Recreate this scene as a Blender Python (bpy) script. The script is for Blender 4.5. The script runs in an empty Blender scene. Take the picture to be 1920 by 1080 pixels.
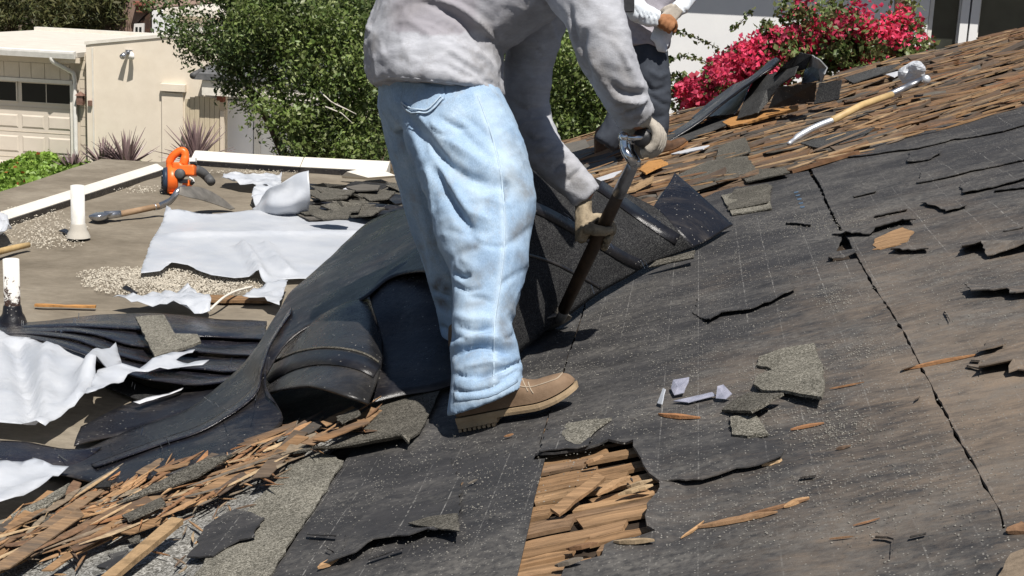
import bpy, bmesh, math, random
import numpy as np
from mathutils import Vector, Matrix, noise as mnoise
from mathutils.geometry import delaunay_2d_cdt
from mathutils.bvhtree import BVHTree

SC = bpy.context.scene
COL = SC.collection
rnd = random.Random(7)
nrs = np.random.RandomState(11)

# ------------------------------------------------------------------ camera
CAM = np.array([0.0, 0.0, 1.65])          # eye height above the flat roof (z = 0)
YAW, PITCH, ROLL, FPX = -0.112673, -0.222038, 0.0469812, 2772.70
FW = np.array([math.sin(YAW) * math.cos(PITCH), math.cos(YAW) * math.cos(PITCH), math.sin(PITCH)])
_r = np.cross(FW, [0, 0, 1]); _r /= np.linalg.norm(_r); _u = np.cross(_r, FW)
RT = _r * math.cos(ROLL) + _u * math.sin(ROLL)
UP = -_r * math.sin(ROLL) + _u * math.cos(ROLL)
cam_data = bpy.data.cameras.new('camera')
cam_data.sensor_width = 36.0
cam_data.lens = 36.0 * FPX / 1920.0
cam_data.clip_start = 0.05
cam_data.clip_end = 2000.0
cam = bpy.data.objects.new('camera', cam_data)
COL.objects.link(cam)
cam.matrix_world = Matrix(((RT[0], UP[0], -FW[0], CAM[0]), (RT[1], UP[1], -FW[1], CAM[1]),
                           (RT[2], UP[2], -FW[2], CAM[2]), (0, 0, 0, 1)))
SC.camera = cam

# ------------------------------------------------------------------ sky, sun, exposure
SUN = np.array([0.24, -0.43, 0.86]); SUN /= np.linalg.norm(SUN)
world = bpy.data.worlds.new('World'); SC.world = world; world.use_nodes = True
wn = world.node_tree
sky = wn.nodes.new('ShaderNodeTexSky'); sky.sky_type = 'NISHITA'; sky.sun_disc = False
sky.sun_elevation = math.asin(SUN[2]); sky.sun_rotation = math.atan2(SUN[0], SUN[1])
bg = wn.nodes.get('Background'); bg.inputs['Strength'].default_value = 0.05
wn.links.new(sky.outputs['Color'], bg.inputs['Color'])
sun_d = bpy.data.lights.new('sun', 'SUN'); sun_d.energy = 5.0; sun_d.angle = math.radians(0.5)
sun_d.color = (1.0, 0.955, 0.89)
sun = bpy.data.objects.new('sun', sun_d); COL.objects.link(sun)
sun.rotation_euler = Vector(-SUN).to_track_quat('-Z', 'Y').to_euler(); sun.location = (5, -3, 12)
SC.view_settings.view_transform = 'Standard'; SC.view_settings.look = 'None'
SC.view_settings.exposure = 0.30; SC.view_settings.gamma = 1.0; SC.view_settings.use_curve_mapping = False
SC.cycles.max_bounces = 6; SC.cycles.diffuse_bounces = 2

# ------------------------------------------------------------------ geometry helpers
KS, XT = 0.31, -1.778                      # slope of the pitched roof and the x where it meets the flat one
def uneven(x, y):
    "gentle buckling of the old pitched roof"
    f = min(1.0, max(0.0, (x - XT - .25) / .4))
    return f * .011 * (mnoise.noise((x * 2.7, y * 2.2, 0.3)) + .5 * mnoise.noise((x * 6.5, y * 5.5, 4.0))) if f > 0 else 0.0
def ray(px, py): return FW + RT * ((px - 960) / FPX) - UP * ((py - 540) / FPX)
def zroof(x): return max(0.0, KS * (x - XT))
def S(px, py, h=0.0):
    "point of the roof surface (raised by h) seen in direction px, py"
    d = ray(px, py)
    tf = (h - CAM[2]) / d[2] if d[2] < -1e-6 else 1e9
    tp = (KS * (CAM[0] - XT) + h - CAM[2]) / (d[2] - KS * d[0])
    if tp <= 0: tp = 1e9
    p = CAM + d * min(tf, tp)
    if tp < tf: p[2] += uneven(p[0], p[1])
    return p
def D(px, py, dep): return CAM + ray(px, py) * dep
def PY(px, py, Y):
    d = ray(px, py); return CAM + d * ((Y - CAM[1]) / d[1])
def PZ(px, py, Z):
    d = ray(px, py); return CAM + d * ((Z - CAM[2]) / d[2])
def proj(V):
    V = np.asarray(V, float) - CAM
    z = V @ FW
    return 960 + FPX * (V @ RT) / z, 540 - FPX * (V @ UP) / z, z
def nz(x, y, z=0.0): return mnoise.noise((x, y, z))
def unit(v): v = np.asarray(v, float); return v / (np.linalg.norm(v) + 1e-12)

def tag(o, label=None, cat=None, group=None, kind=None):
    if label: o['label'] = label
    if cat: o['category'] = cat
    if group: o['group'] = group
    if kind: o['kind'] = kind
    return o
def thing(name, loc, label, cat, group=None):
    o = bpy.data.objects.new(name, None); COL.objects.link(o)
    o.empty_display_size = 0.1; o.location = Vector([float(c) for c in loc])
    return tag(o, label, cat, group)
def wloc(o):
    v = np.zeros(3)
    while o is not None: v = v + np.array(o.location); o = o.parent
    return v
def mesh_of(name, V, F, mat, smooth=False):
    me = bpy.data.meshes.new(name)
    me.from_pydata([tuple(map(float, v)) for v in V], [], [tuple(map(int, f)) for f in F])
    me.validate(); me.update()
    if mat is not None: me.materials.append(mat)
    if smooth: me.polygons.foreach_set('use_smooth', [True] * len(me.polygons))
    return me
def obj(name, V, F, mat, parent=None, smooth=False, base=None):
    "one mesh object from world coordinates"
    V = np.asarray(V, float)
    off = wloc(parent) if parent is not None else np.zeros(3)
    if parent is None and base is not None: off = np.asarray(base, float)
    o = bpy.data.objects.new(name, mesh_of(name, V - off, F, mat, smooth))
    COL.objects.link(o)
    if parent is not None: o.parent = parent
    elif base is not None: o.location = Vector([float(c) for c in base])
    return o
def inst(name, me, parent=None, loc=(0, 0, 0), rot=None, scale=(1, 1, 1)):
    o = bpy.data.objects.new(name, me); COL.objects.link(o)
    if parent is not None:
        o.parent = parent; loc = np.asarray(loc, float) - wloc(parent)
    o.location = Vector([float(c) for c in loc])
    if rot is not None: o.rotation_euler = rot.to_euler() if hasattr(rot, 'to_euler') else rot
    o.scale = scale
    return o

class MB:
    "collects verts and faces of one mesh"
    def __init__(s): s.V = []; s.F = []
    def add(s, V, F):
        n = len(s.V); s.V += [np.asarray(v, float) for v in V]; s.F += [[i + n for i in f] for f in F]; return s
    def box(s, a, b):
        x0, y0, z0 = a; x1, y1, z1 = b
        return s.add([(x0, y0, z0), (x1, y0, z0), (x1, y1, z0), (x0, y1, z0), (x0, y0, z1), (x1, y0, z1), (x1, y1, z1), (x0, y1, z1)],
                     [(0, 3, 2, 1), (4, 5, 6, 7), (0, 1, 5, 4), (1, 2, 6, 5), (2, 3, 7, 6), (3, 0, 4, 7)])
    def obox(s, c, ax, ay, az):
        c, ax, ay, az = [np.asarray(v, float) for v in (c, ax, ay, az)]
        V = [c + sx * ax + sy * ay + sz * az for sz in (-1, 1) for sx, sy in ((-1, -1), (1, -1), (1, 1), (-1, 1))]
        return s.add(V, [(0, 3, 2, 1), (4, 5, 6, 7), (0, 1, 5, 4), (1, 2, 6, 5), (2, 3, 7, 6), (3, 0, 4, 7)])
    def prism(s, poly, d):
        "poly: list of 3D points, d: extrusion vector"
        n = len(poly); d = np.asarray(d, float)
        V = [np.asarray(p, float) for p in poly] + [np.asarray(p, float) + d for p in poly]
        return s.add(V, [list(range(n))[::-1], list(range(n, 2 * n))] + [(i, (i + 1) % n, n + (i + 1) % n, n + i) for i in range(n)])
    def tube(s, pts, rad, n=10, cap=True):
        pts = [np.asarray(p, float) for p in pts]
        if not hasattr(rad, '__len__'): rad = [rad] * len(pts)
        V = []; F = []; ref = None
        for i, p in enumerate(pts):
            t = unit(pts[min(i + 1, len(pts) - 1)] - pts[max(i - 1, 0)])
            if ref is None: ref = np.array([0, 0, 1.0]) if abs(t[2]) < 0.9 else np.array([1.0, 0, 0])
            a = unit(np.cross(t, ref)); b = np.cross(a, t); ref = b
            for k in range(n):
                an = 2 * math.pi * k / n
                V.append(p + rad[i] * (a * math.cos(an) + b * math.sin(an)))
        for i in range(len(pts) - 1):
            for k in range(n):
                F.append((i * n + k, i * n + (k + 1) % n, (i + 1) * n + (k + 1) % n, (i + 1) * n + k))
        if cap:
            F.append(tuple(range(n))[::-1]); F.append(tuple((len(pts) - 1) * n + k for k in range(n)))
        return s.add(V, F)
    def etube(s, rows, n=16, cap=True):
        "rows: (px, py, depth, half width in px, half depth in m); elliptical rings across the limb"
        C = [D(r[0], r[1], r[2]) for r in rows]; V = []; F = []
        for i, r in enumerate(rows):
            t = unit(C[min(i + 1, len(C) - 1)] - C[max(i - 1, 0)])
            if len(r) > 5: t = unit(RT * r[5] - UP * r[6])
            v = unit(C[i] - CAM); sd = unit(np.cross(t, v)); nn = unit(np.cross(sd, t))
            w = r[3] / FPX * r[2]
            for k in range(n):
                an = 2 * math.pi * k / n
                V.append(C[i] + sd * w * math.cos(an) + nn * r[4] * math.sin(an))
        m = len(rows)
        for i in range(m - 1):
            for k in range(n): F.append((i * n + k, i * n + (k + 1) % n, (i + 1) * n + (k + 1) % n, (i + 1) * n + k))
        if cap: F.append(tuple(range(n))[::-1]); F.append(tuple((m - 1) * n + k for k in range(n)))
        return s.add(V, F)
    def ball(s, c, r, n=10, m=7):
        c = np.asarray(c, float); r = np.ones(3) * np.asarray(r, float)
        V = [c + r * [0, 0, 1]]; F = []
        for i in range(1, m):
            th = math.pi * i / m
            for k in range(n):
                an = 2 * math.pi * k / n
                V.append(c + r * [math.sin(th) * math.cos(an), math.sin(th) * math.sin(an), math.cos(th)])
        V.append(c - r * [0, 0, 1])
        for k in range(n): F.append((0, 1 + k, 1 + (k + 1) % n))
        for i in range(m - 2):
            for k in range(n):
                a = 1 + i * n; F.append((a + k, a + n + k, a + n + (k + 1) % n, a + (k + 1) % n))
        for k in range(n): F.append((len(V) - 1, 1 + (m - 2) * n + (k + 1) % n, 1 + (m - 2) * n + k))
        return s.add(V, F)
    def obj(s, name, mat, parent=None, smooth=False, base=None): return obj(name, s.V, s.F, mat, parent, smooth, base)

def catmull(P, sub):
    P = np.asarray(P, float); out = []
    for i in range(len(P) - 1):
        p0 = P[max(i - 1, 0)]; p1 = P[i]; p2 = P[i + 1]; p3 = P[min(i + 2, len(P) - 1)]
        for k in range(sub):
            t = k / sub
            out.append(0.5 * (2 * p1 + (p2 - p0) * t + (2 * p0 - 5 * p1 + 4 * p2 - p3) * t * t + (3 * p1 - p0 - 3 * p2 + p3) * t ** 3))
    out.append(P[-1]); return np.array(out)

def solidify(V, F, th, N=None):
    "closes an open sheet into a slab of thickness th (downwards along its normals)"
    V = np.asarray(V, float); nV = len(V)
    if N is None:
        N = np.zeros_like(V)
        for f in F:
            a, b, c = V[f[0]], V[f[1]], V[f[2]]
            n = np.cross(b - a, c - a)
            for i in f: N[i] += n
        N /= (np.linalg.norm(N, axis=1)[:, None] + 1e-12)
    edges = {}
    for f in F:
        for i in range(len(f)):
            e = (f[i], f[(i + 1) % len(f)]); edges[e] = 1
    F2 = [list(f) for f in F] + [[i + nV for i in f][::-1] for f in F]
    for (a, b) in edges:
        if (b, a) not in edges: F2.append([b, a, a + nV, b + nV])
    return np.vstack([V, V - N * th]), F2

def loft(rows, sub=5, sub2=5, wob=0.0, wsc=6.0, th=0.005, mapper=None):
    "grid surface through rows of points"
    G = np.array([[(mapper(*p) if mapper else p) for p in r] for r in rows], float)
    G = np.array([catmull(G[:, j], sub) for j in range(G.shape[1])]).transpose(1, 0, 2)
    G = np.array([catmull(G[i], sub2) for i in range(G.shape[0])])
    a, b, _ = G.shape; V = G.reshape(-1, 3).copy()
    if wob:
        for i, v in enumerate(V):
            V[i] = v + np.array([nz(v[0] * wsc, v[1] * wsc, v[2] * wsc + 3), nz(v[0] * wsc + 9, v[1] * wsc, v[2] * wsc), nz(v[0] * wsc, v[1] * wsc + 7, v[2] * wsc)]) * wob
    F = [(i * b + j, i * b + j + 1, (i + 1) * b + j + 1, (i + 1) * b + j) for i in range(a - 1) for j in range(b - 1)]
    # make the normals point up / to the camera
    n = np.zeros(3)
    for f in F: n += np.cross(V[f[1]] - V[f[0]], V[f[2]] - V[f[0]])
    if n @ (CAM - V.mean(0)) < 0: F = [f[::-1] for f in F]
    return solidify(V, F, th)

def densify(P, step, rough=0.0, closed=True, seed=0):
    "2D outline resampled, with ragged sideways noise"
    P = [np.asarray(p, float)[:2] for p in P]; out = []
    n = len(P)
    for i in range(n if closed else n - 1):
        a = P[i]; b = P[(i + 1) % n]; L = np.linalg.norm(b - a); m = max(1, int(L / step))
        nn = np.array([-(b - a)[1], (b - a)[0]]) / (L + 1e-9)
        for k in range(m):
            p = a + (b - a) * k / m
            if rough and k:
                p = p + nn * rough * (nz(p[0] * 23 + seed, p[1] * 23) + 0.7 * nz(p[0] * 67, p[1] * 67 + seed))
            out.append(p)
    if not closed: out.append(P[-1])
    return out

def seg_dist(p, P):
    best = 1e9
    for a, b in zip(P[:-1], P[1:]):
        ab = b - a; t = max(0, min(1, ((p - a) @ ab) / (ab @ ab + 1e-12))); best = min(best, np.linalg.norm(p - a - t * ab))
    return best

def sheet(outline, h=0.0, th=0.005, grid=0.05, rough=0.0, step=0.03, und=0.0, usc=4.0, lifts=(), crumple=0.0, csc=7.0, px=True, seed=0, creases=()):
    """a sheet lying on the roof: outline in photo directions (px) or in x, y; lifts: (polyline, radius, height);
    returns closed verts and faces with real thickness"""
    P = [S(*p)[:2] for p in outline] if px else [np.asarray(p, float) for p in outline]
    P = densify(P, step, rough, True, seed)
    ar = sum(P[i][0] * P[(i + 1) % len(P)][1] - P[(i + 1) % len(P)][0] * P[i][1] for i in range(len(P)))
    if ar < 0: P = P[::-1]
    A = np.array(P); lo = A.min(0); hi = A.max(0)
    pts = [Vector(p) for p in P]; n = len(pts)
    if grid:
        for gx in np.arange(lo[0] + grid / 2, hi[0], grid):
            for gy in np.arange(lo[1] + grid / 2, hi[1], grid):
                pts.append(Vector((gx + rnd.uniform(-.25, .25) * grid, gy + rnd.uniform(-.25, .25) * grid)))
    V2, E, F, *_ = delaunay_2d_cdt(pts, [(i, (i + 1) % n) for i in range(n)], [list(range(n))], 1, 1e-6)
    LP = [([S(*q)[:2] if px else np.asarray(q, float) for q in l[0]], l[1], l[2]) for l in lifts]
    CR = [([S(*q)[:2] if px else np.asarray(q, float) for q in l[0]], l[1], l[2]) for l in creases]
    V = []
    for v in V2:
        x, y = v.x, v.y; z = zroof(x) + uneven(x, y) + h
        if und: z += und * (nz(x * usc, y * usc, seed) + .5 * nz(x * usc * 2.7, y * usc * 2.7, seed + 5))
        if crumple:
            a = 1 - abs(nz(x * csc, y * csc, seed) * 2); b = 1 - abs(nz(x * csc * 2.3 + 4, y * csc * 2.3, seed) * 2)
            z += crumple * max(0, a * .75 + b * .3 + .6 * nz(x * csc * .4, y * csc * .4, seed + 2))
        for L, r, hh in LP:
            d = seg_dist(np.array([x, y]), L)
            if d < r: z += hh * (1 - d / r) ** 2
        for L, r, hh in CR:
            d = seg_dist(np.array([x, y]), L); z += hh * math.exp(-(d / r) ** 2)
        V.append((x, y, z))
    F = [list(f) for f in F if len(f) >= 3]
    V = np.array(V)
    F2 = []
    for f in F:
        a, b, c = V[f[0]], V[f[1]], V[f[2]]
        if np.cross(b - a, c - a)[2] < 0: f = f[::-1]
        F2.append(f)
    return solidify(V, F2, th, np.tile([0, 0, 1.0], (len(V), 1)))
# ------------------------------------------------------------------ materials
class NT:
    def __init__(s, name):
        s.m = bpy.data.materials.new(name); s.m.use_nodes = True; s.t = s.m.node_tree
        s.b = s.t.nodes.get('Principled BSDF'); s.pos = s.n('ShaderNodeNewGeometry').outputs['Position']
    def n(s, ty, **kw):
        o = s.t.nodes.new(ty)
        for k, v in kw.items(): setattr(o, k, v)
        return o
    def l(s, a, b): s.t.links.new(a, b)
    def put(s, sock, v):
        if hasattr(v, 'links') or hasattr(v, 'is_linked'): s.l(v, sock)
        else: sock.default_value = v
    def mapping(s, scale=(1, 1, 1), rot=(0, 0, 0), loc=(0, 0, 0)):
        m = s.n('ShaderNodeMapping'); s.l(s.pos, m.inputs['Vector'])
        m.inputs['Scale'].default_value = scale; m.inputs['Rotation'].default_value = rot; m.inputs['Location'].default_value = loc
        return m.outputs['Vector']
    def noise(s, scale, detail=4, rough=.6, vec=None, dist=0.0):
        o = s.n('ShaderNodeTexNoise'); o.inputs['Scale'].default_value = scale; o.inputs['Detail'].default_value = detail
        o.inputs['Roughness'].default_value = rough; o.inputs['Distortion'].default_value = dist
        s.l(vec if vec is not None else s.pos, o.inputs['Vector']); return o.outputs['Fac']
    def voro(s, scale, vec=None, out='Distance'):
        o = s.n('ShaderNodeTexVoronoi'); o.inputs['Scale'].default_value = scale
        s.l(vec if vec is not None else s.pos, o.inputs['Vector']); return o.outputs[out]
    def ramp(s, fac, stops, interp='LINEAR'):
        o = s.n('ShaderNodeValToRGB'); s.l(fac, o.inputs['Fac']); e = o.color_ramp; e.interpolation = interp
        while len(e.elements) < len(stops): e.elements.new(0.5)
        for el, (p, c) in zip(e.elements, stops):
            el.position = p; el.color = (c[0], c[1], c[2], 1) if hasattr(c, '__len__') else (c, c, c, 1)
        return o.outputs['Color']
    def mix(s, fac, a, b, mode='MIX'):
        o = s.n('ShaderNodeMix', data_type='RGBA', blend_type=mode); o.clamp_factor = True
        s.put(o.inputs[0], fac)
        for k, v in ((6, a), (7, b)):
            if hasattr(v, 'is_linked'): s.l(v, o.inputs[k])
            else: o.inputs[k].default_value = (v[0], v[1], v[2], 1)
        return o.outputs[2]
    def math(s, op, a, b=0.0, c=0.0):
        o = s.n('ShaderNodeMath', operation=op)
        s.put(o.inputs[0], a); s.put(o.inputs[1], b); s.put(o.inputs[2], c); return o.outputs[0]
    def rand(s):
        a = s.n('ShaderNodeNewGeometry').outputs['Random Per Island']; b = s.n('ShaderNodeObjectInfo').outputs['Random']
        return s.math('FRACT', s.math('ADD', a, b))
    def xyz(s):
        o = s.n('ShaderNodeSeparateXYZ'); s.l(s.pos, o.inputs[0]); return o.outputs
    def done(s, col, rough=.85, spec=.3, bump=None, bstr=.3, bdist=.01, metal=0.0, trans=0.0, sub=0.0):
        b = s.b
        if hasattr(col, 'is_linked'): s.l(col, b.inputs['Base Color'])
        else: b.inputs['Base Color'].default_value = (col[0], col[1], col[2], 1)
        s.put(b.inputs['Roughness'], rough); b.inputs['Specular IOR Level'].default_value = spec
        b.inputs['Metallic'].default_value = metal; b.inputs['Transmission Weight'].default_value = trans
        if bump is not None:
            o = s.n('ShaderNodeBump'); o.inputs['Strength'].default_value = bstr; o.inputs['Distance'].default_value = bdist
            s.l(bump, o.inputs['Height']); s.l(o.outputs['Normal'], b.inputs['Normal'])
        return s.m

def M(name, c0, c1, scale=8, rough=.85, spec=.3, bstr=.25, bdist=.006, bscale=None, stretch=(1, 1, 1), rot=(0, 0, 0), metal=0.0, c2=None, isl=0.0):
    t = NT(name); v = t.mapping(stretch, rot)
    n = t.noise(scale, 6, .65, v)
    st = [(.3, c0), (.7, c1)] if c2 is None else [(.25, c0), (.5, c1), (.75, c2)]
    col = t.ramp(n, st)
    if isl:
        col = t.mix(1.0, col, t.ramp(t.rand(), [(0, 1 - isl), (1, 1 + isl)]), 'MULTIPLY')
    return t.done(col, rough, spec, t.noise(bscale or scale * 4, 5, .7, v), bstr, bdist, metal)

def felt_mat(name, wear=.0, grit=1.0, base=(.025, .0245, .026), dust=(.16, .15, .135), line_off=0.0):
    """black roofing felt: bloom and dust in patches, grit specks, rows of faint printed lines along the courses"""
    t = NT(name); x, y, z = t.xyz()
    big = t.noise(1.6, 5, .6, t.mapping((1.0, .8, 1)))
    mid = t.noise(9, 6, .7, t.mapping((.8, 1.3, 1)))
    col = t.ramp(mid, [(.25, [c * .75 for c in base]), (.75, [c * 1.55 for c in base])])
    # worn brown-grey streaks running up the slope
    st = t.noise(9, 7, .78, t.mapping((.75, 1.5, 1)))
    gx = t.n('ShaderNodeMapRange'); gx.inputs[1].default_value = -.25; gx.inputs[2].default_value = .62; t.l(x, gx.inputs[0])
    gy = t.n('ShaderNodeMapRange'); gy.inputs[1].default_value = 6.2; gy.inputs[2].default_value = 3.5; t.l(y, gy.inputs[0])
    wearm = t.math('MULTIPLY', gx.outputs[0], gy.outputs[0])
    nn = t.math('SUBTRACT', t.math('ADD', t.math('ADD', t.math('MULTIPLY', st, .30), t.math('MULTIPLY', big, .45)), t.math('MULTIPLY', t.noise(34, 5, .8, t.mapping((.35, 1.5, 1))), .25)), .5)
    wm = t.math('ADD', t.math('MULTIPLY', wearm, .44), t.math('MULTIPLY', nn, t.math('ADD', t.math('MULTIPLY', wearm, 3.0), .8)))
    wm = t.math('ADD', wm, wear)
    brown = t.ramp(t.noise(6, 6, .75, t.mapping((.7, 1.6, 1), loc=(4, 2, 0))), [(.3, (.135, .112, .090)), (.7, (.240, .180, .128))])
    wf = t.ramp(wm, [(.10, 0), (.62, .9)])
    col = t.mix(wf, col, brown)
    # pale dust patches
    dm = t.ramp(t.noise(2.6, 7, .78, t.mapping((.6, 1.2, 1), loc=(1.7, .3, 0))), [(.44, .05), (.70, .85)])
    dm = t.math('MULTIPLY', dm, t.ramp(t.noise(55, 3, .6), [(.35, .25), (.6, 1)]))
    col = t.mix(dm, col, dust)
    # grit
    vo = t.n('ShaderNodeTexVoronoi'); vo.inputs['Scale'].default_value = 170; t.l(t.pos, vo.inputs['Vector'])
    keep = t.ramp(t.noise(3.1, 5, .7, t.mapping((1, 1, 1), loc=(3, 8, 0))), [(.38, .01), (.74, .42 * grit)])
    sel = t.math('LESS_THAN', t.xyz_of(vo.outputs['Color']), keep)
    dot = t.math('LESS_THAN', vo.outputs['Distance'], .32)
    col = t.mix(t.math('MULTIPLY', sel, dot), col, (.21, .20, .18))
    # printed lines
    lw = t.math('ABSOLUTE', t.math('SUBTRACT', t.math('FRACT', t.math('ADD', t.math('MULTIPLY', x, 1 / .232), line_off)), .5))
    lw2 = t.math('ABSOLUTE', t.math('SUBTRACT', t.math('FRACT', t.math('ADD', t.math('MULTIPLY', x, 1 / .232), line_off + .62)), .5))
    li = t.math('MINIMUM', lw, lw2)
    lm = t.math('LESS_THAN', t.math('ADD', li, t.math('MULTIPLY', t.noise(60, 3, .7), .008)), .0105)
    br = t.ramp(t.noise(38, 4, .8), [(.46, 0), (.58, 1)])
    fade = t.ramp(t.noise(1.3, 3, .6, t.mapping(loc=(6, 1, 2))), [(.36, .0), (.62, .62)])
    col = t.mix(t.math('MULTIPLY', t.math('MULTIPLY', lm, br), fade), col, (.30, .29, .27))
    bmp = t.math('ADD', t.noise(160, 4, .7), t.math('MULTIPLY', t.noise(14, 4, .6), 2.0))
    rg = t.ramp(mid, [(.3, .62), (.7, .85)])
    return t.done(col, rg, .35, bmp, .35, .004)
def _xyz_of(s, vec):
    o = s.n('ShaderNodeSeparateXYZ'); s.l(vec, o.inputs[0]); return o.outputs[0]
NT.xyz_of = _xyz_of

def gran_mat(name, a, b, c, dark=.5, sc=330):
    "mineral granules"
    t = NT(name)
    v = t.n('ShaderNodeTexVoronoi'); v.inputs['Scale'].default_value = sc; t.l(t.pos, v.inputs['Vector'])
    col = t.ramp(t.xyz_of(v.outputs['Color']), [(.0, [k * dark for k in a]), (.3, a), (.65, b), (1, c)])
    big = t.ramp(t.noise(6, 6, .7), [(.3, .62), (.7, 1.12)])
    col = t.mix(1.0, col, big, 'MULTIPLY')
    bmp = t.math('ADD', t.math('MULTIPLY', v.outputs['Distance'], -1.0), t.noise(40, 4, .6))
    return t.done(col, .95, .15, bmp, .5, .004)

def wood_mat(name, cols, grain=(3, 42, 3), rv=.35, grey=None):
    "split or weathered wood; every piece takes its own tone"
    t = NT(name); g = t.noise(4.0, 7, .7, t.mapping(grain), .4)
    r = t.rand()
    col = t.ramp(r, [(i / (len(cols) - 1), c) for i, c in enumerate(cols)])
    col = t.mix(1.0, col, t.ramp(g, [(.28, 1 - rv), (.7, 1 + rv * .7)]), 'MULTIPLY')
    if grey:
        gm = t.ramp(t.noise(3.5, 5, .7, t.mapping((1, 3, 1))), [(.42, 0), (.68, .85)])
        col = t.mix(gm, col, grey)
    dk = t.ramp(t.noise(11, 5, .75, t.mapping((.6, 3, 2))), [(.28, .45), (.5, 1)])
    col = t.mix(1.0, col, dk, 'MULTIPLY')
    return t.done(col, .85, .2, g, .5, .004)

def cloth_mat(name, c0, c1, stain=None, weave=900, sth=(.56, .74), ssc=7, streak=(1, 1, 1), spec=.15):
    t = NT(name)
    col = t.ramp(t.noise(9, 6, .7, t.mapping(streak)), [(.3, c0), (.7, c1)])
    fine = t.noise(260, 3, .7, t.mapping((1, 1, 2.5)))
    col = t.mix(1.0, col, t.ramp(fine, [(.3, .86), (.7, 1.1)]), 'MULTIPLY')
    if stain:
        sm = t.ramp(t.noise(ssc, 7, .75), [(sth[0], 0), (sth[1], .8)])
        col = t.mix(sm, col, stain)
    return t.done(col, .9, spec, t.math('ADD', fine, t.math('MULTIPLY', t.noise(30, 4, .6), 1.2)), .25, .004)

MT = {}
MT['chalk'] = M('blue_chalk', (.05, .085, .14), (.09, .14, .20), 60, .9)
MT['deck'] = M('deck_wood', (.020, .014, .010), (.06, .042, .028), 12, stretch=(.4, 4, 1))
MT['felt_a'] = felt_mat('felt_lower', wear=-.22, grit=.8, line_off=.15)
MT['felt_b'] = felt_mat('felt_middle', wear=-.02, grit=1.0, line_off=.55)
MT['felt_c'] = felt_mat('felt_upper', wear=.03, grit=.8, base=(.028, .027, .028), line_off=.3)
MT['felt_flap'] = felt_mat('felt_torn', wear=-.3, grit=.45, base=(.025, .0245, .026), line_off=.0)
def black_mat(name, c=.012, rough=(.28, .6), dust=.12, blue=1.2):
    t = NT(name); n = t.noise(7, 6, .7); f = t.noise(70, 5, .75)
    col = t.ramp(n, [(.3, (c * .7, c * .7, c * .8 * blue)), (.7, (c * 1.7, c * 1.65, c * 1.7 * blue))])
    dm = t.math('MULTIPLY', t.ramp(t.noise(3.2, 6, .75, t.mapping(loc=(2, 5, 1))), [(.5, 0), (.75, 1)]), t.ramp(f, [(.4, .1), (.65, 1)]))
    col = t.mix(t.math('MULTIPLY', dm, dust * 5), col, (.10, .092, .085))
    ds = t.ramp(t.noise(5, 6, .75, t.mapping((.7, 2.4, 1.5), loc=(7, 1, 3))), [(.5, 0), (.72, dust * 4)])
    col = t.mix(ds, col, (.060, .052, .045))
    vo = t.n('ShaderNodeTexVoronoi'); vo.inputs['Scale'].default_value = 120; t.l(t.pos, vo.inputs['Vector'])
    k = t.math('MULTIPLY', t.math('LESS_THAN', t.xyz_of(vo.outputs['Color']), .04), t.math('LESS_THAN', vo.outputs['Distance'], .3))
    col = t.mix(k, col, (.22, .21, .19))
    return t.done(col, t.ramp(n, [(.3, rough[0]), (.7, rough[1])]), .5, t.math('ADD', f, t.math('MULTIPLY', t.noise(12, 4, .6), 2.2)), .3, .006)
MT['membrane'] = black_mat('tar_membrane', .008, (.20, .44), .18)
MT['ribbed'] = black_mat('ribbed_membrane', .010, (.13, .34), .16, 1.4)
MT['tar'] = black_mat('fresh_tar', .008, (.26, .42), .05)
MT['flapgrey'] = gran_mat('membrane_mineral', (.019, .019, .021), (.034, .034, .035), (.080, .080, .077), .7, 330)
MT['gran'] = gran_mat('shingle_granules', (.125, .118, .096), (.215, .20, .165), (.38, .36, .305), .5)
MT['gran_dark'] = gran_mat('shingle_granules_dark', (.075, .070, .058), (.125, .116, .097), (.22, .205, .175), .45)
MT['grey_grit'] = gran_mat('grey_grit', (.16, .155, .14), (.27, .265, .245), (.50, .49, .46), .5, 210)
MT['flat'] = None
t = NT('flat_roof_mineral'); 
c = t.ramp(t.noise(1.4, 7, .7), [(.25, (.120, .100, .074)), (.5, (.218, .186, .142)), (.75, (.325, .285, .225))])
c = t.mix(1.0, c, t.ramp(t.noise(30, 6, .8, t.mapping((.5, 1.4, 1))), [(.25, .72), (.75, 1.16)]), 'MULTIPLY')
c = t.mix(t.ramp(t.noise(4, 6, .8, t.mapping((.4, 2.6, 1), loc=(3, 1, 0))), [(.62, 0), (.74, .6)]), c, (.045, .040, .036))
MT['flat'] = t.done(c, .95, .15, t.math('ADD', t.noise(130, 4, .8), t.math('MULTIPLY', t.noise(9, 5, .6), 2)), .5, .006)
MT['wood'] = wood_mat('split_cedar', grain=(14, 14, 14), cols=[(.30, .155, .072), (.19, .112, .066), (.42, .255, .13), (.135, .098, .072), (.34, .165, .075), (.47, .34, .20), (.16, .14, .115), (.25, .185, .125)])
MT['shake'] = wood_mat('old_shake', [(.20, .112, .058), (.115, .074, .048), (.26, .145, .070), (.095, .080, .066), (.165, .085, .042), (.32, .205, .115), (.072, .062, .054), (.13, .118, .10)], rv=.42, grey=(.085, .074, .064))
MT['plank'] = wood_mat('exposed_shake', [(.31, .185, .095), (.23, .138, .072), (.36, .225, .12), (.27, .165, .09), (.20, .13, .08)], grain=(.8, 19, .8), rv=.55)
MT['bright_wood'] = wood_mat('fresh_wood', [(.50, .255, .085), (.43, .215, .075)], rv=.25)
MT['lath'] = wood_mat('tan_lath', [(.36, .245, .135), (.33, .22, .12)], grain=(20, 20, 20), rv=.2)
MT['paper'] = M('white_sheet', (.50, .51, .54), (.62, .62, .63), 5, .55, .35, .35, .008, 16)
t = NT('translucent_sheet')
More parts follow.
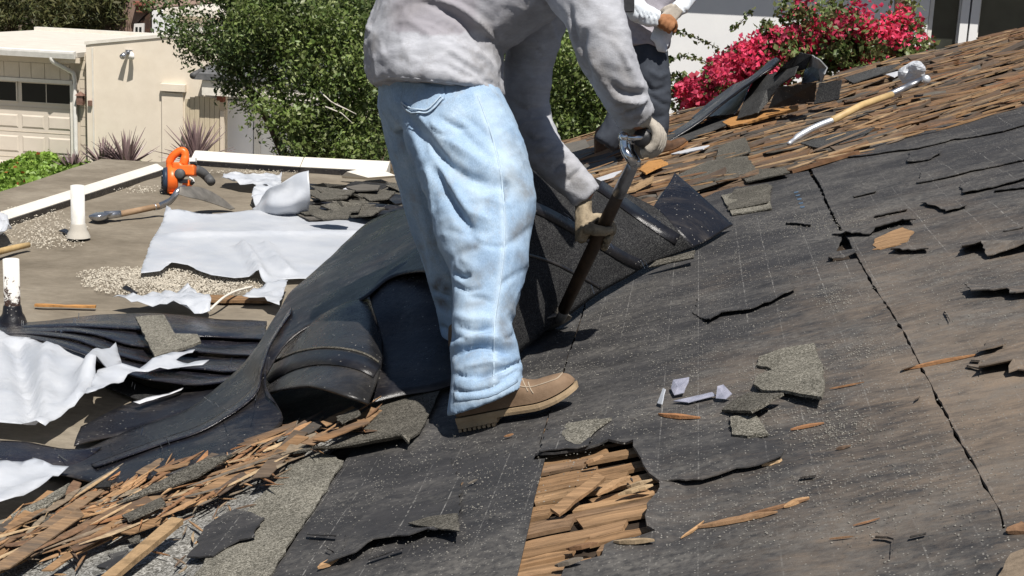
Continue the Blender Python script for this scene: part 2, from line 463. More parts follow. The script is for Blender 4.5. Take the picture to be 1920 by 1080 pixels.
c = t.ramp(t.noise(6, 5, .6), [(.3, (.53, .56, .61)), (.7, (.68, .70, .73))])
MT['plastic'] = t.done(c, .35, .5, t.noise(18, 5, .65), .4, .008)
def film(t, tr, tl):
    "thin film: part of the light goes straight through, part is scattered through"
    tp = t.n('ShaderNodeBsdfTransparent'); ts = t.n('ShaderNodeBsdfTranslucent'); ts.inputs['Color'].default_value = (.8, .82, .86, 1)
    m1 = t.n('ShaderNodeMixShader'); m1.inputs[0].default_value = tl; m2 = t.n('ShaderNodeMixShader'); t.put(m2.inputs[0], t.ramp(t.noise(3, 5, .6), [(.35, tr * .4), (.7, tr * 1.6)]))
    out = t.t.nodes.get('Material Output'); t.l(t.b.outputs[0], m1.inputs[1]); t.l(ts.outputs[0], m1.inputs[2]); t.l(m1.outputs[0], m2.inputs[1]); t.l(tp.outputs[0], m2.inputs[2]); t.l(m2.outputs[0], out.inputs['Surface'])
film(t, .09, .22)
MT['clear'] = M('clear_scrap', (.20, .21, .27), (.42, .42, .50), 30, .2, .6)
MT['white_paint'] = M('white_paint', (.66, .64, .60), (.80, .78, .74), 9, .6, .3, .15)
MT['cream_trim'] = M('cream_trim', (.62, .58, .51), (.74, .70, .62), 7, .6, .3, .15)
MT['rust'] = M('rusted_pipe', (.030, .022, .018), (.09, .045, .028), 12, .8, .3)
t = NT('peeling_pipe'); z = t.xyz()[2]
pk = t.math('ADD', t.noise(22, 6, .8), t.math('MULTIPLY', z, 1.35))
c = t.mix(t.ramp(pk, [(.66, 0), (.70, 1)]), t.ramp(t.noise(14, 4), [(.35, (.016, .014, .014)), (.7, (.11, .05, .03))]), (.72, .70, .66))
MT['peel'] = t.done(c, .7, .3, pk, .4, .005)
MT['pvc'] = M('white_pipe', (.62, .60, .55), (.78, .76, .72), 20, .5, .4, .1)
MT['steel'] = M('worn_steel', (.30, .31, .34), (.55, .56, .58), 14, .32, .5, .15, metal=.9)
MT['dark_steel'] = M('dark_steel', (.13, .12, .105), (.26, .24, .21), 14, .55, .4, .2, metal=.35)
MT['chrome'] = M('bright_steel', (.55, .56, .58), (.8, .8, .8), 30, .16, .6, .05, metal=1.0)
MT['ash'] = M('ash_handle', (.40, .27, .12), (.54, .39, .19), 6, .5, .35, .1, stretch=(3, 3, 3))
MT['old_handle'] = M('old_handle', (.20, .125, .070), (.34, .23, .14), 10, .7, .3, .2)
MT['dark_handle'] = M('dark_handle', (.030, .019, .012), (.085, .052, .030), 18, .55, .4, .25)
MT['black'] = M('black_plastic', (.010, .010, .011), (.022, .022, .024), 20, .4, .4)
MT['grey_plastic'] = M('grey_plastic', (.05, .05, .052), (.10, .10, .10), 14, .55, .3)
MT['navy_plastic'] = M('navy_plastic', (.012, .022, .042), (.030, .050, .085), 14, .5, .4)
MT['orange'] = M('orange_plastic', (.70, .105, .012), (.86, .17, .022), 9, .38, .45, .08)
MT['denim'] = None
t = NT('washed_denim'); x, y, z = t.xyz()
c = t.ramp(t.noise(8, 7, .7), [(.28, (.21, .31, .45)), (.55, (.32, .435, .57)), (.78, (.44, .545, .65))])
f = t.noise(330, 2, .7, t.mapping((1, 1, .35)))
c = t.mix(1.0, c, t.ramp(f, [(.3, .84), (.7, 1.1)]), 'MULTIPLY')
c = t.mix(t.ramp(t.noise(11, 7, .75, t.mapping((1.2, 1, .8), loc=(2, 2, 1))), [(.53, 0), (.72, .6)]), c, (.25, .245, .23))
c = t.mix(t.ramp(t.noise(5, 6, .7, t.mapping(loc=(5, 1, 7))), [(.60, 0), (.72, .35)]), c, (.24, .25, .27))
sa = t.n('ShaderNodeAttribute', attribute_name='stain').outputs['Fac']
c = t.mix(t.math('MULTIPLY', sa, t.ramp(t.noise(26, 6, .8), [(.3, .25), (.52, 1)])), c, (.13, .125, .12))
fd = t.n('ShaderNodeAttribute', attribute_name='fade').outputs['Fac']
c = t.mix(t.math('MULTIPLY', fd, t.ramp(t.noise(14, 6, .8), [(.3, .3), (.65, 1)])), c, (.48, .58, .67))
MT['denim'] = t.done(c, .92, .12, t.math('ADD', f, t.math('MULTIPLY', t.noise(40, 4, .6), 1.2)), .3, .003)
MT['denim_far'] = cloth_mat('dark_trousers', (.034, .040, .052), (.060, .068, .084), (.02, .023, .03))
MT['shirt'] = None
t = NT('dusty_shirt'); x, y, z = t.xyz()
c = t.ramp(t.noise(14, 7, .75, t.mapping((.8, .8, 2.6))), [(.28, (.315, .322, .352)), (.72, (.47, .48, .515))])
wa = t.n('ShaderNodeAttribute', attribute_name='fade').outputs['Fac']
c = t.mix(t.math('MULTIPLY', wa, .85), c, (.27, .255, .28))
sa = t.n('ShaderNodeAttribute', attribute_name='stain').outputs['Fac']
c = t.mix(t.math('MULTIPLY', sa, t.ramp(t.noise(24, 6, .8), [(.28, .25), (.52, 1)])), c, (.16, .145, .13))
c = t.mix(t.ramp(t.noise(7, 7, .8, t.mapping(loc=(1, 4, 2))), [(.54, 0), (.76, .65)]), c, (.17, .155, .145))
f = t.noise(300, 2, .7)
MT['shirt'] = t.done(c, .95, .1, t.math('ADD', f, t.math('MULTIPLY', t.noise(45, 5, .7), 2)), .3, .004)
MT['shirt_far'] = cloth_mat('grey_work_shirt', (.30, .28, .31), (.40, .38, .42), (.15, .14, .16))
MT['sleeve_far'] = cloth_mat('pale_sleeve', (.55, .60, .66), (.74, .77, .80), (.40, .43, .47))
MT['glove'] = cloth_mat('dusty_glove', (.36, .325, .28), (.50, .455, .39), (.15, .13, .105), sth=(.48, .7), ssc=18)
MT['glove_tan'] = cloth_mat('tan_glove', (.27, .215, .145), (.42, .35, .25), (.09, .07, .05), sth=(.46, .68), ssc=20)
MT['skin'] = M('skin', (.30, .145, .085), (.40, .20, .12), 20, .55, .4, .1)
MT['hair'] = M('dark_hair', (.010, .008, .007), (.025, .018, .014), 40, .6, .3)
MT['leather'] = M('suede_boot', (.155, .100, .062), (.25, .170, .110), 16, .75, .25, .25, .004, 90)
MT['sole'] = M('tan_sole', (.30, .215, .130), (.43, .32, .20), 22, .75, .25, .2)
MT['stitch'] = M('pale_stitch', (.30, .235, .17), (.38, .31, .23), 40, .8)
MT['boot_far'] = M('dark_boot', (.055, .030, .018), (.16, .085, .045), 22, .7)
MT['stucco'] = M('cream_stucco', (.70, .615, .50), (.77, .685, .565), 3, .95, .1, .25, .006, 60)
MT['siding'] = M('tan_siding', (.55, .475, .375), (.63, .55, .445), 4, .85, .15, .1)
MT['door_paint'] = M('garage_paint', (.56, .495, .415), (.62, .55, .465), 3, .7, .25, .05)
MT['gate'] = M('gate_boards', (.46, .385, .27), (.56, .48, .35), 5, .85, .15, .2, stretch=(6, 6, .6))
MT['gravelroof'] = M('pale_roofing', (.50, .46, .40), (.66, .62, .55), 5, .95, .1, .3, stretch=(.5, 1.5, 1))
MT['white_wall'] = M('white_wall', (.78, .78, .78), (.84, .84, .83), 2, .9, .1, .1)
MT['white_door'] = M('white_door', (.80, .81, .85), (.86, .86, .88), 2, .6, .2, .02)
MT['glass'] = None
t = NT('olive_glass'); MT['glass2'] = t.done(t.ramp(t.noise(1.1, 4, .6), [(.35, (.035, .038, .032)), (.65, (.085, .088, .072))]), .12, .5)  # pane colour mottled between two olive-grey tones
t = NT('dark_glass'); MT['glass'] = t.done((.014, .018, .018), .06, .5)
MT['concrete'] = M('concrete', (.40, .37, .32), (.54, .51, .45), 3, .95, .1, .3)
MT['soil'] = M('soil', (.07, .055, .038), (.13, .10, .07), 2, .95, .1, .4)
MT['grey_shingle'] = M('grey_shingle', (.085, .088, .092), (.155, .155, .155), 9, .9, .15, .4)
MT['brown_roof'] = M('brown_roof', (.22, .15, .12), (.31, .22, .18), 6, .9, .15, .4)
MT['brick'] = M('brick_red', (.22, .075, .055), (.33, .13, .09), 16, .9, .2, .4)
MT['copper'] = M('copper_lantern', (.16, .085, .065), (.28, .17, .13), 18, .5, .4, .1, metal=.3)
MT['bark'] = M('bark', (.055, .040, .028), (.14, .105, .075), 14, .95, .1, .7, .02, stretch=(2, 2, .5))
def leaf_mat(name, cols, rough=.45, tr=.25):
    t = NT(name); r = t.rand()
    big = t.ramp(t.noise(1.9, 4, .6), [(.32, .55), (.68, 1.35)])
    col = t.mix(1.0, t.ramp(r, [(i / (len(cols) - 1), c) for i, c in enumerate(cols)]), big, 'MULTIPLY')
    m = t.done(col, rough, .4)
    o = t.n('ShaderNodeBsdfTranslucent'); t.l(col, o.inputs['Color'])
    mx = t.n('ShaderNodeMixShader'); mx.inputs[0].default_value = tr
    out = t.t.nodes.get('Material Output'); t.l(t.b.outputs[0], mx.inputs[1]); t.l(o.outputs[0], mx.inputs[2]); t.l(mx.outputs[0], out.inputs['Surface'])
    return m
MT['leaf'] = leaf_mat('glossy_leaf', [(.042, .070, .020), (.080, .122, .034), (.13, .175, .055), (.055, .090, .030), (.24, .27, .12)])
MT['leaf2'] = leaf_mat('bright_leaf', [(.08, .13, .03), (.14, .20, .045), (.21, .26, .08), (.10, .15, .04), (.28, .31, .14)])
MT['bleaf'] = leaf_mat('bougainvillea_leaf', [(.07, .115, .03), (.12, .17, .05), (.19, .22, .085), (.14, .11, .045)])
MT['bract'] = leaf_mat('crimson_bract', [(.62, .035, .10), (.80, .07, .17), (.50, .02, .06), (.86, .14, .26), (.70, .05, .08)], .6, .35)
MT['ivy'] = leaf_mat('ivy_leaf', [(.13, .23, .03), (.19, .31, .045), (.25, .37, .07), (.16, .26, .04)], .5)
MT['ivy_red'] = leaf_mat('ivy_flower', [(.45, .10, .03), (.30, .09, .03)], .6)
MT['needle'] = leaf_mat('pine_needle', [(.045, .060, .018), (.085, .095, .030), (.13, .125, .045), (.055, .055, .020)], .6, .15)
MT['cordy'] = leaf_mat('cordyline_leaf', [(.15, .10, .105), (.25, .17, .17), (.34, .25, .24), (.18, .13, .135)], .4, .15)
MT['flapcurl'] = black_mat('curl_membrane', .020, (.18, .38), .14, .95)
MT['litter'] = wood_mat('shake_splinters', [(.22, .125, .062), (.32, .20, .105), (.13, .085, .055), (.42, .29, .165), (.17, .13, .095), (.24, .11, .05)], rv=.35)
MT['felt_grey'] = gran_mat('felt_underside', (.050, .050, .050), (.075, .075, .074), (.12, .12, .115), .7, 240)
MT['palefelt'] = M('pale_felt', (.20, .21, .22), (.30, .31, .32), 12, .9, .2)
MT['greyboard'] = wood_mat('grey_board', [(.115, .105, .092), (.15, .138, .12), (.095, .086, .075)], rv=.3)
MT['glove_tan2'] = M('brown_glove', (.26, .115, .05), (.36, .17, .08), 30, .8)
MT['boot_sole'] = M('orange_sole', (.16, .075, .03), (.28, .13, .05), 20, .8)
MT['chrome2'] = M('galvanised_steel', (.42, .44, .48), (.68, .70, .73), 25, .38, .5, .1, metal=.6)
# ------------------------------------------------------------------ the setting
GZ = -3.54                                  # street level
m = MB(); m.add([(-260, -40, GZ - .03), (260, -40, GZ - .03), (260, 460, GZ - .03), (-260, 460, GZ - .03)], [(0, 1, 2, 3)])
tag(m.obj('ground', MT['soil']), kind='structure')
YG = 31.0                                   # plane of the garage front
m = MB().box((-40, 21.5, GZ - .026), (-2.0, YG + .5, GZ)); tag(m.obj('driveway', MT['concrete']), kind='structure')

XL, YF = -3.80, 10.75                       # left edge and far edge of the flat roof
XR, YN = 4.6, -1.5
# pitched deck (slab following the slope) and flat deck
def dz(x): return KS * (x - XT)
m = MB(); hh = -.030
m.prism([(XT - .05, YN, -.03), (XT - .05, YN, -.26), (XR, YN, dz(XR) - .28), (XR, YN, dz(XR) + hh), (XT + .075, YN, -.030 + .0232)], (0, YF + .55 - YN, 0))
pitched = tag(m.obj('pitched_roof', MT['deck']), kind='structure')
x0 = -7.5
fv = []; ff = []
V, F = sheet([(x0, YN), (XT + .12, YN), (XT + .12, YF - .05), (XL - .02, YF - .05), (XL - .02, 8.0), (XL - .35, 8.0), (x0, 8.0)] if False else
             [(XL - .6, YN), (XT + .10, YN), (XT + .10, YF - .02), (XL - .02, YF - .02), (XL - .6, YF - .02)], h=-.012, th=.22, grid=.10, und=.008, usc=2.5, px=False, step=.2)
V = np.array(V); V[:, 2] = np.where(V[:, 0] > XT, V[:, 2] - KS * np.maximum(0, V[:, 0] - XT) - .015, V[:, 2])
flat_roof = tag(obj('flat_roof', V, F, MT['flat'], smooth=False), kind='structure')

# white edge boards with a dark strip under them (parts of the flat roof)
def edge_board(p, q, side, w=.10, up=.075):
    "p, q: points on the roof edge; side: unit vector pointing outwards"
    p, q, side = np.array(p, float), np.array(q, float), np.array(side, float)
    o = side * w
    m = MB(); m.prism([p + [0, 0, .030], p + o + [0, 0, up], p + o * 1.25 + [0, 0, up], p + o * 1.25 + [0, 0, -.05], p + o * .2 + [0, 0, -.03]], q - p)
    m.obj('edge_board', MT['cream_trim'], flat_roof)
    m = MB(); m.prism([p - o * .08 + [0, 0, -.02], p - o * .08 + [0, 0, .024], p + o * .18 + [0, 0, .027], p + o * .18 + [0, 0, -.02]], q - p)
    m.obj('edge_strip', MT['membrane'], flat_roof)
a = S(-160, 478); b = S(309, 324)
edge_board((a[0], a[1], 0), (b[0], b[1], 0), (-1, 0, 0), .055, .062)
a = S(380, 309); b = S(560, 321); c = S(720, 333)
edge_board((a[0] - .1, YF - .06, 0), (b[0], YF - .06, 0), (0, 1, 0), .10, .085)
edge_board((b[0] + .006, YF - .06, 0), (c[0], YF - .05, 0.008), (0, 1, 0), .11, .085)
# loose raised end of the right-hand board
m = MB(); e0 = S(655, 330, .02); m.prism([S(640, 330, .03), S(690, 333, .05), S(742, 329, .06), S(716, 318, .07), S(690, 313, .10), S(678, 316, .10), S(650, 322, .07)], (0, .03, -.02))
m.obj('edge_board', MT['cream_trim'], flat_roof)

# ---------------------------------------------------------------- felt courses on the pitched roof (parts of it)
def felt(name, outline, mat, h, **kw):
    lab = kw.pop('label', None)
    V, F = sheet(outline, h=h, **kw)
    o = obj(name, V, F, MT[mat], pitched)
    if lab: o['label'] = lab
    return o
V, F = sheet([(XT + .03, 4.3), (-.75, 4.3), (-.75, 6.5), (-.95, 8.2), (-1.25, 10.6), (XT + .03, 10.7)], h=-.016, th=.006, rough=.01, px=False)
obj('felt_sheet', V, F, MT['felt_a'], pitched)
holeL = [(1022, 858), (1012, 895), (1003, 930), (992, 985), (980, 1035), (968, 1085), (930, 1260)]
felt('felt_sheet', [(1112, 500), (1095, 572), (1048, 715), (1001, 861)] + holeL + [(260, 1300), (505, 1085), (642, 868), (760, 700), (860, 590), (985, 470)], 'felt_a', -.004, th=.006)
holeR = [(1003, 861), (1040, 858), (1085, 851), (1122, 842), (1140, 833), (1172, 835), (1186, 842), (1192, 862), (1204, 886), (1216, 903), (1235, 915), (1231, 935), (1212, 955), (1208, 985), (1212, 1001), (1228, 1010), (1190, 1014), (1148, 1016), (1133, 1024), (1128, 1046), (1092, 1056), (1060, 1062), (1052, 1085), (1020, 1260)]
felt('felt_sheet', holeR + [(2250, 1260), (2250, 1010), (2060, 968), (1928, 986), (1879, 994), (1872, 962), (1822, 868), (1768, 770), (1725, 692), (1693, 628), (1667, 583), (1642, 548), (1624, 512), (1606, 486), (1560, 490), (1580, 442), (1552, 388), (1516, 322), (1440, 332), (1340, 362), (1240, 410), (1115, 500), (1098, 572), (1051, 716)], 'felt_b', .001, th=.006, rough=.006,
     lifts=[([(1000, 861), (1085, 853), (1140, 835)], .06, .012), ([(1186, 842), (1216, 903), (1236, 915), (1208, 985), (1225, 1010)], .07, .02)])
felt('felt_sheet', [(1609, 484), (1627, 512), (1645, 546), (1670, 583), (1697, 628), (1729, 692), (1773, 770), (1827, 868), (1876, 962), (1884, 991), (1928, 980), (2060, 962), (2250, 1000), (2250, 120), (1925, 200), (1800, 236), (1700, 268), (1600, 296), (1521, 319), (1557, 388), (1585, 440)], 'felt_c', .002, th=.006, rough=.004)
felt('shingle_strip', [(644, 866), (600, 935), (552, 1010), (506, 1085), (470, 1150), (330, 1130), (392, 1040), (470, 950), (548, 872), (600, 850)], 'gran', .004, th=.006, rough=.008, und=.004, label='grey green granulated shingle strip beside the splinter pile')
felt('shingle_strip', [(584, 866), (640, 862), (700, 852), (750, 843), (766, 846), (790, 812), (808, 775), (826, 735), (760, 700), (705, 770), (660, 815)], 'gran_dark', .012, th=.007, rough=.005, und=.006, lifts=[([(584, 866), (640, 862), (700, 852), (750, 843)], .09, .03)], label='granulated flap with its near edge lifted off the felt')
felt('grit_sheet', [(555, 868), (470, 952), (392, 1042), (320, 1140), (-160, 1240), (-160, 1000), (0, 985), (160, 930), (330, 880), (480, 830), (640, 775), (660, 812), (600, 850)], 'grey_grit', -.012, th=.010, rough=.006, und=.006, label='pale grey gritty underlay showing along the foot of the slope')
# torn flaps: (outline, lifted edge, radius, lift, material)
flaps = [
 ([(600, 1066), (642, 1060), (668, 1050), (700, 1029), (744, 1021), (765, 1026), (800, 1011), (830, 1010), (858, 1006), (861, 962), (864, 900), (840, 860), (760, 900), (690, 960), (640, 1020)], [(642, 1060), (700, 1029), (765, 1026), (800, 1011), (858, 1006)], .12, .016, 'felt_flap'),
 ([(1240, 914), (1300, 911), (1345, 900), (1380, 887), (1420, 880), (1466, 866), (1470, 845), (1400, 820), (1300, 820), (1215, 838), (1222, 890)], [(1240, 914), (1300, 911), (1380, 887), (1466, 866)], .10, .013, 'felt_b'),
 ([(1330, 610), (1352, 597), (1402, 588), (1450, 570), (1492, 552), (1480, 520), (1400, 530), (1310, 560), (1300, 590)], [(1330, 610), (1352, 597), (1402, 588), (1492, 552)], .10, .014, 'felt_b'),
 ([(1800, 484), (1836, 476), (1850, 490), (1935, 474), (1990, 462), (1990, 408), (1900, 424), (1845, 446), (1806, 466)], [(1800, 484), (1836, 476), (1935, 474), (1990, 462)], .16, .034, 'felt_c'),
 ([(1806, 553), (1818, 565), (1850, 564), (1884, 562), (1902, 569), (1990, 560), (1990, 510), (1900, 530), (1840, 541)], [(1806, 553), (1818, 565), (1884, 562), (1902, 569), (1990, 560)], .10, .020, 'felt_c'),
 ([(1832, 712), (1862, 704), (1896, 698), (1890, 710), (1990, 705), (1990, 640), (1900, 650), (1862, 668), (1836, 690)], [(1832, 712), (1896, 698), (1990, 705)], .09, .026, 'felt_b'),
 ([(1832, 672), (1876, 662), (1884, 660), (1880, 640), (1850, 645)], [(1832, 672), (1884, 660)], .06, .012, 'felt_b'),
 ([(1630, 446), (1640, 440), (1690, 424), (1716, 424), (1700, 402), (1640, 418), (1560, 440), (1584, 447)], [(1584, 447), (1640, 440), (1690, 424), (1716, 424)], .08, .018, 'felt_c'),
 ([(1670, 478), (1700, 478), (1740, 476), (1735, 462), (1680, 466)], [(1670, 478), (1740, 476)], .06, .014, 'felt_c'),
 ([(1728, 384), (1760, 398), (1772, 404), (1812, 392), (1800, 370), (1745, 368)], [(1728, 384), (1772, 404), (1812, 392)], .05, .008, 'felt_c'),
 ([(1552, 492), (1580, 490), (1606, 481), (1600, 470), (1560, 476)], [(1552, 492), (1606, 481)], .05, .010, 'felt_b'),
 ([(1590, 300), (1660, 290), (1720, 282), (1790, 262), (1880, 250), (1960, 228), (1960, 195), (1850, 222), (1700, 258), (1600, 280)], [(1590, 300), (1720, 282), (1790, 262), (1880, 250), (1960, 228)], .05, .002, 'felt_c'),
 ([(1720, 345), (1790, 333), (1850, 318), (1930, 302), (1930, 275), (1830, 292), (1730, 320)], [(1720, 345), (1790, 333), (1930, 302)], .05, .001, 'felt_c'),
 ([(1700, 308), (1740, 302), (1766, 292), (1750, 280), (1705, 290)], [(1700, 308), (1766, 292)], .05, .007, 'felt_c'),
 ([(1805, 365), (1870, 352), (1925, 338), (1925, 322), (1860, 330), (1800, 348)], [(1805, 365), (1925, 338)], .05, .007, 'felt_c'),
 ([(1365, 402), (1440, 388), (1447, 352), (1438, 347), (1378, 360), (1362, 380)], [(1372, 402), (1440, 388)], .05, .008, 'gran_dark'),
 ([(1010, 862), (1058, 855), (1096, 851), (1110, 834), (1072, 812), (1024, 812)], [(1010, 862), (1096, 851)], .05, .008, 'felt_flap'),
]
for i, (ol, le, r, hh, mt) in enumerate(flaps):
    felt('felt_flap', ol, mt, .0055 + .0004 * i, th=.003, rough=.010, step=.015, grid=.03, und=.002, usc=9, lifts=[(le, r, hh)], seed=i)
# small splits in the felt: narrow raised lips
splits = [[(1640, 1018), (1662, 1020), (1674, 1024), (1672, 1052)], [(1705, 1020), (1735, 1014)], [(1770, 595), (1780, 616)], [(1500, 900), (1530, 896)],
          [(1410, 778), (1440, 780)], [(1715, 758), (1724, 752)], [(1600, 372), (1642, 362)], [(1880, 438), (1918, 432)], [(1475, 420), (1520, 423)], [(1690, 702), (1716, 694)],
          [(575, 1010), (630, 1014)], [(648, 1012), (642, 1045)], [(612, 1040), (626, 1046)], [(690, 1062), (756, 1044)], [(1640, 408), (1700, 398)], [(1865, 362), (1925, 356)],
          [(1180, 905), (1186, 912)], [(1812, 694), (1836, 700), (1838, 710)], [(1820, 683), (1836, 684)]]
for i, sp in enumerate(splits):
    up = [(x, y - 5) for x, y in sp][::-1]
    felt('felt_split', sp + up, 'felt_b', .006, th=.003, rough=.004, step=.012, grid=0, lifts=[(sp, .015, .007)], seed=40 + i)

# ---------------------------------------------------------------- exposed planks in the hole
def plank_variant(seed, rag=.12, nseg=7, ends=True):
    "unit board: length along x, ragged split ends, uneven top"
    r = random.Random(seed); V = []; F = []
    xs = np.linspace(-.5, .5, nseg)
    for i, x in enumerate(xs):
        e = (i in (0, nseg - 1)) and ends
        w0 = -.5 + r.uniform(0, .12); w1 = .5 - r.uniform(0, .12)
        dx0 = r.uniform(-rag, rag) if e else 0; dx1 = r.uniform(-rag, rag) if e else 0
        zt = .5 + r.uniform(-.25, .15); zt2 = .5 + r.uniform(-.25, .15)
        V += [(x + dx0, w0, -.5), (x + dx1, w1, -.5), (x + dx1, w1, zt), (x + dx0, w0, zt2)]
    for i in range(nseg - 1):
        a = 4 * i; b = a + 4
        for k in range(4): F.append((a + k, b + k, b + (k + 1) % 4, a + (k + 1) % 4))
    F.append((0, 1, 2, 3)); n = 4 * (nseg - 1); F.append((n + 3, n + 2, n + 1, n))
    return np.array(V), [f[::-1] for f in F]
def sliver_variant(seed, nseg=6):
    "unit splinter: tapering to torn points"
    r = random.Random(seed); V = []; F = []
    bend = r.uniform(-.5, .5)
    for i in range(nseg):
        t = i / (nseg - 1); x = t - .5
        w = .5 * min(1, .15 + 2.6 * min(t, 1 - t) * r.uniform(.7, 1.3)); c = bend * (x * x) * 2 + r.uniform(-.1, .1)
        th = .5 * r.uniform(.6, 1) * (0.5 if i in (0, nseg - 1) else 1)
        V += [(x, c - w, -th), (x, c + w, -th), (x, c + w * .9, th), (x, c - w * .9, th * r.uniform(.7, 1))]
    for i in range(nseg - 1):
        a = 4 * i; b = a + 4
        for k in range(4): F.append((a + k, b + k, b + (k + 1) % 4, a + (k + 1) % 4))
    F.append((0, 1, 2, 3)); n = 4 * (nseg - 1); F.append((n + 3, n + 2, n + 1, n))
    return np.array(V), [f[::-1] for f in F]
PLV = [plank_variant(i) for i in range(8)]
SLV = [sliver_variant(50 + i) for i in range(9)]
PLM = [mesh_of('shake_mesh', v, f, MT['shake']) for v, f in PLV]
PKM = [mesh_of('plank_mesh', v, f, MT['plank']) for v, f in PLV]
SLL = [mesh_of('litter_mesh', v, f, MT['litter']) for v, f in SLV]
SLM = [mesh_of('splinter_mesh', v, f, MT['wood']) for v, f in SLV]
SLP = math.atan(KS)
def roof_rot(yaw=0, pit=0, roll=0, slope=True):
    return Matrix.Rotation(-SLP if slope else 0, 3, 'Y') @ Matrix.Rotation(yaw, 3, 'Z') @ Matrix.Rotation(pit, 3, 'Y') @ Matrix.Rotation(roll, 3, 'X')
xa, ya = S(960, 1090)[:2]; xb, yb = S(1190, 840)[:2]
y = 2.2; row = 0
while y < 4.2:
    w = rnd.uniform(.03, .072)
    x = -.72 + rnd.uniform(0, .12)
    while x < .40:
        L = rnd.uniform(.20, .36)
        px, py, _ = proj((x + L / 2, y + w / 2, dz(x)))
        if 900 < px < 1260 and 800 < py < 1140:
            hgt = .009
            z = dz(x + L / 2) + uneven(x + L / 2, y) - .018 + rnd.uniform(-.004, .005)
            o = inst('shake', rnd.choice(PKM), pitched, (x + L / 2, y + w / 2, z), roof_rot(rnd.uniform(-.012, .012), rnd.uniform(-.012, .012)), (L * .985, w * .955, hgt))
        x += L * 1.0
    y += w
# ---------------------------------------------------------------- field of old shakes on the far slope
def inpoly(p, P):
    c = False; n = len(P); j = n - 1
    for i in range(n):
        if ((P[i][1] > p[1]) != (P[j][1] > p[1])) and (p[0] < (P[j][0] - P[i][0]) * (p[1] - P[i][1]) / (P[j][1] - P[i][1] + 1e-12) + P[i][0]): c = not c
        j = i
    return c
FIELD = [(960, 350), (1115, 356), (1180, 378), (1236, 400), (1300, 388), (1345, 376), (1440, 348), (1515, 326), (1600, 300), (1700, 272), (1800, 240), (1925, 204), (2250, 110),
         (2250, -60), (1925, 38), (1700, 88), (1500, 142), (1300, 205), (1180, 238), (960, 290)]
FW2 = [tuple(S(*p)[:2]) for p in FIELD]
cand = []
ys = np.arange(7.0, YF + .5, .068)
for j, y in enumerate(ys):
    x = -1.75 + rnd.uniform(0, .25)
    while x < 4.4:
        L = rnd.uniform(.10, .42); w = rnd.uniform(.05, .19)
        yy = y + rnd.uniform(-.03, .03)
        if inpoly((x + L / 2, yy), FW2):
            k = rnd.random()
            th = rnd.uniform(.006, .018)
            px, py, dd = proj((x + L / 2, yy, dz(x + L / 2)))
            lift = rnd.uniform(.0, .028) * (1 if k > .3 else .4)
            cand.append((L * w / dd ** 2, x + L / 2, yy, dz(x + L / 2) - .012 + lift, L * 1.1, w, th, rnd.gauss(0, .13), rnd.gauss(-.02, .06), rnd.gauss(0, .11), rnd.randrange(8), px))
        x += L * rnd.uniform(.82, 1.02)
# thin splinters lying over the field
for q in range(1100):
    x = rnd.uniform(-1.2, 4.3); yy = rnd.uniform(7.0, YF + .4)
    if not inpoly((x, yy), FW2): continue
    L = rnd.uniform(.08, .38); w = rnd.uniform(.008, .03)
    px, py, dd = proj((x, yy, dz(x)))
    cand.append((L * w / dd ** 2 * .5, x, yy, dz(x) + rnd.uniform(.012, .035), L, w, rnd.uniform(.004, .010), rnd.gauss(0, .22), rnd.gauss(-.02, .06), 0, 100 + rnd.randrange(9), px))
cand = [c for c in cand if c[11] < 2050]
vis = sorted(cand, key=lambda c: -c[0])
rest = MB(); rest2 = MB()
for i, c in enumerate(vis):
    _, x, y, z, L, w, th, ya_, pi_, ro_, vi, px = c
    R = roof_rot(ya_, pi_, ro_)
    if i < 285 and px < 1935:
        inst('shake', PLM[vi] if vi < 100 else SLL[vi - 100], pitched, (x, y, z), R, (L, w, th))
    else:
        v, f = PLV[vi] if vi < 100 else SLV[vi - 100]
        W = (np.array(R) @ (v * [L, w, th]).T).T + [x, y, z]
        (rest if vi < 100 else rest2).add(W, f)
tag(rest.obj('shake_field', MT['shake'], pitched), kind='stuff')
tag(rest2.obj('splinter_litter', MT['litter'], pitched), kind='stuff')

# ---------------------------------------------------------------- helpers for lying pieces
def slab(name, P, th, mat, label=None, cat=None, parent=None, group=None, base=None):
    "bent plate through roof-relative points (px, py, height)"
    Q = np.array([S(*p) for p in P]); n = len(Q); c = Q.mean(0)
    nn = np.zeros(3)
    for i in range(n): nn += np.cross(Q[i] - c, Q[(i + 1) % n] - c)
    if nn @ (CAM - c) < 0: Q = Q[::-1]; nn = -nn
    # ragged, subdivided outline fan
    out = []
    for i in range(n):
        a, b = Q[i], Q[(i + 1) % n]; L = np.linalg.norm(b - a); m = max(1, min(14, int(L / .02)))
        for k in range(m):
            t = k / m; p = a + (b - a) * t
            if k: p = p + (p - c) / (np.linalg.norm(p - c) + .01) * .009 * (nz(*(p * 31)) + .6 * nz(*(p * 83)))
            out.append(p)
    V = [c + (np.random.RandomState(n).rand(3) - .5) * .004] + out; k = len(out)
    F = [(0, 1 + i, 1 + (i + 1) % k) for i in range(k)]
    V, F = solidify(V, F, th, np.tile(unit(nn), (k + 1, 1)))
    o = obj(name, V, F, mat, parent, base=None if parent else base if base is not None else V[:k + 1].mean(0))
    return tag(o, label, cat, group)
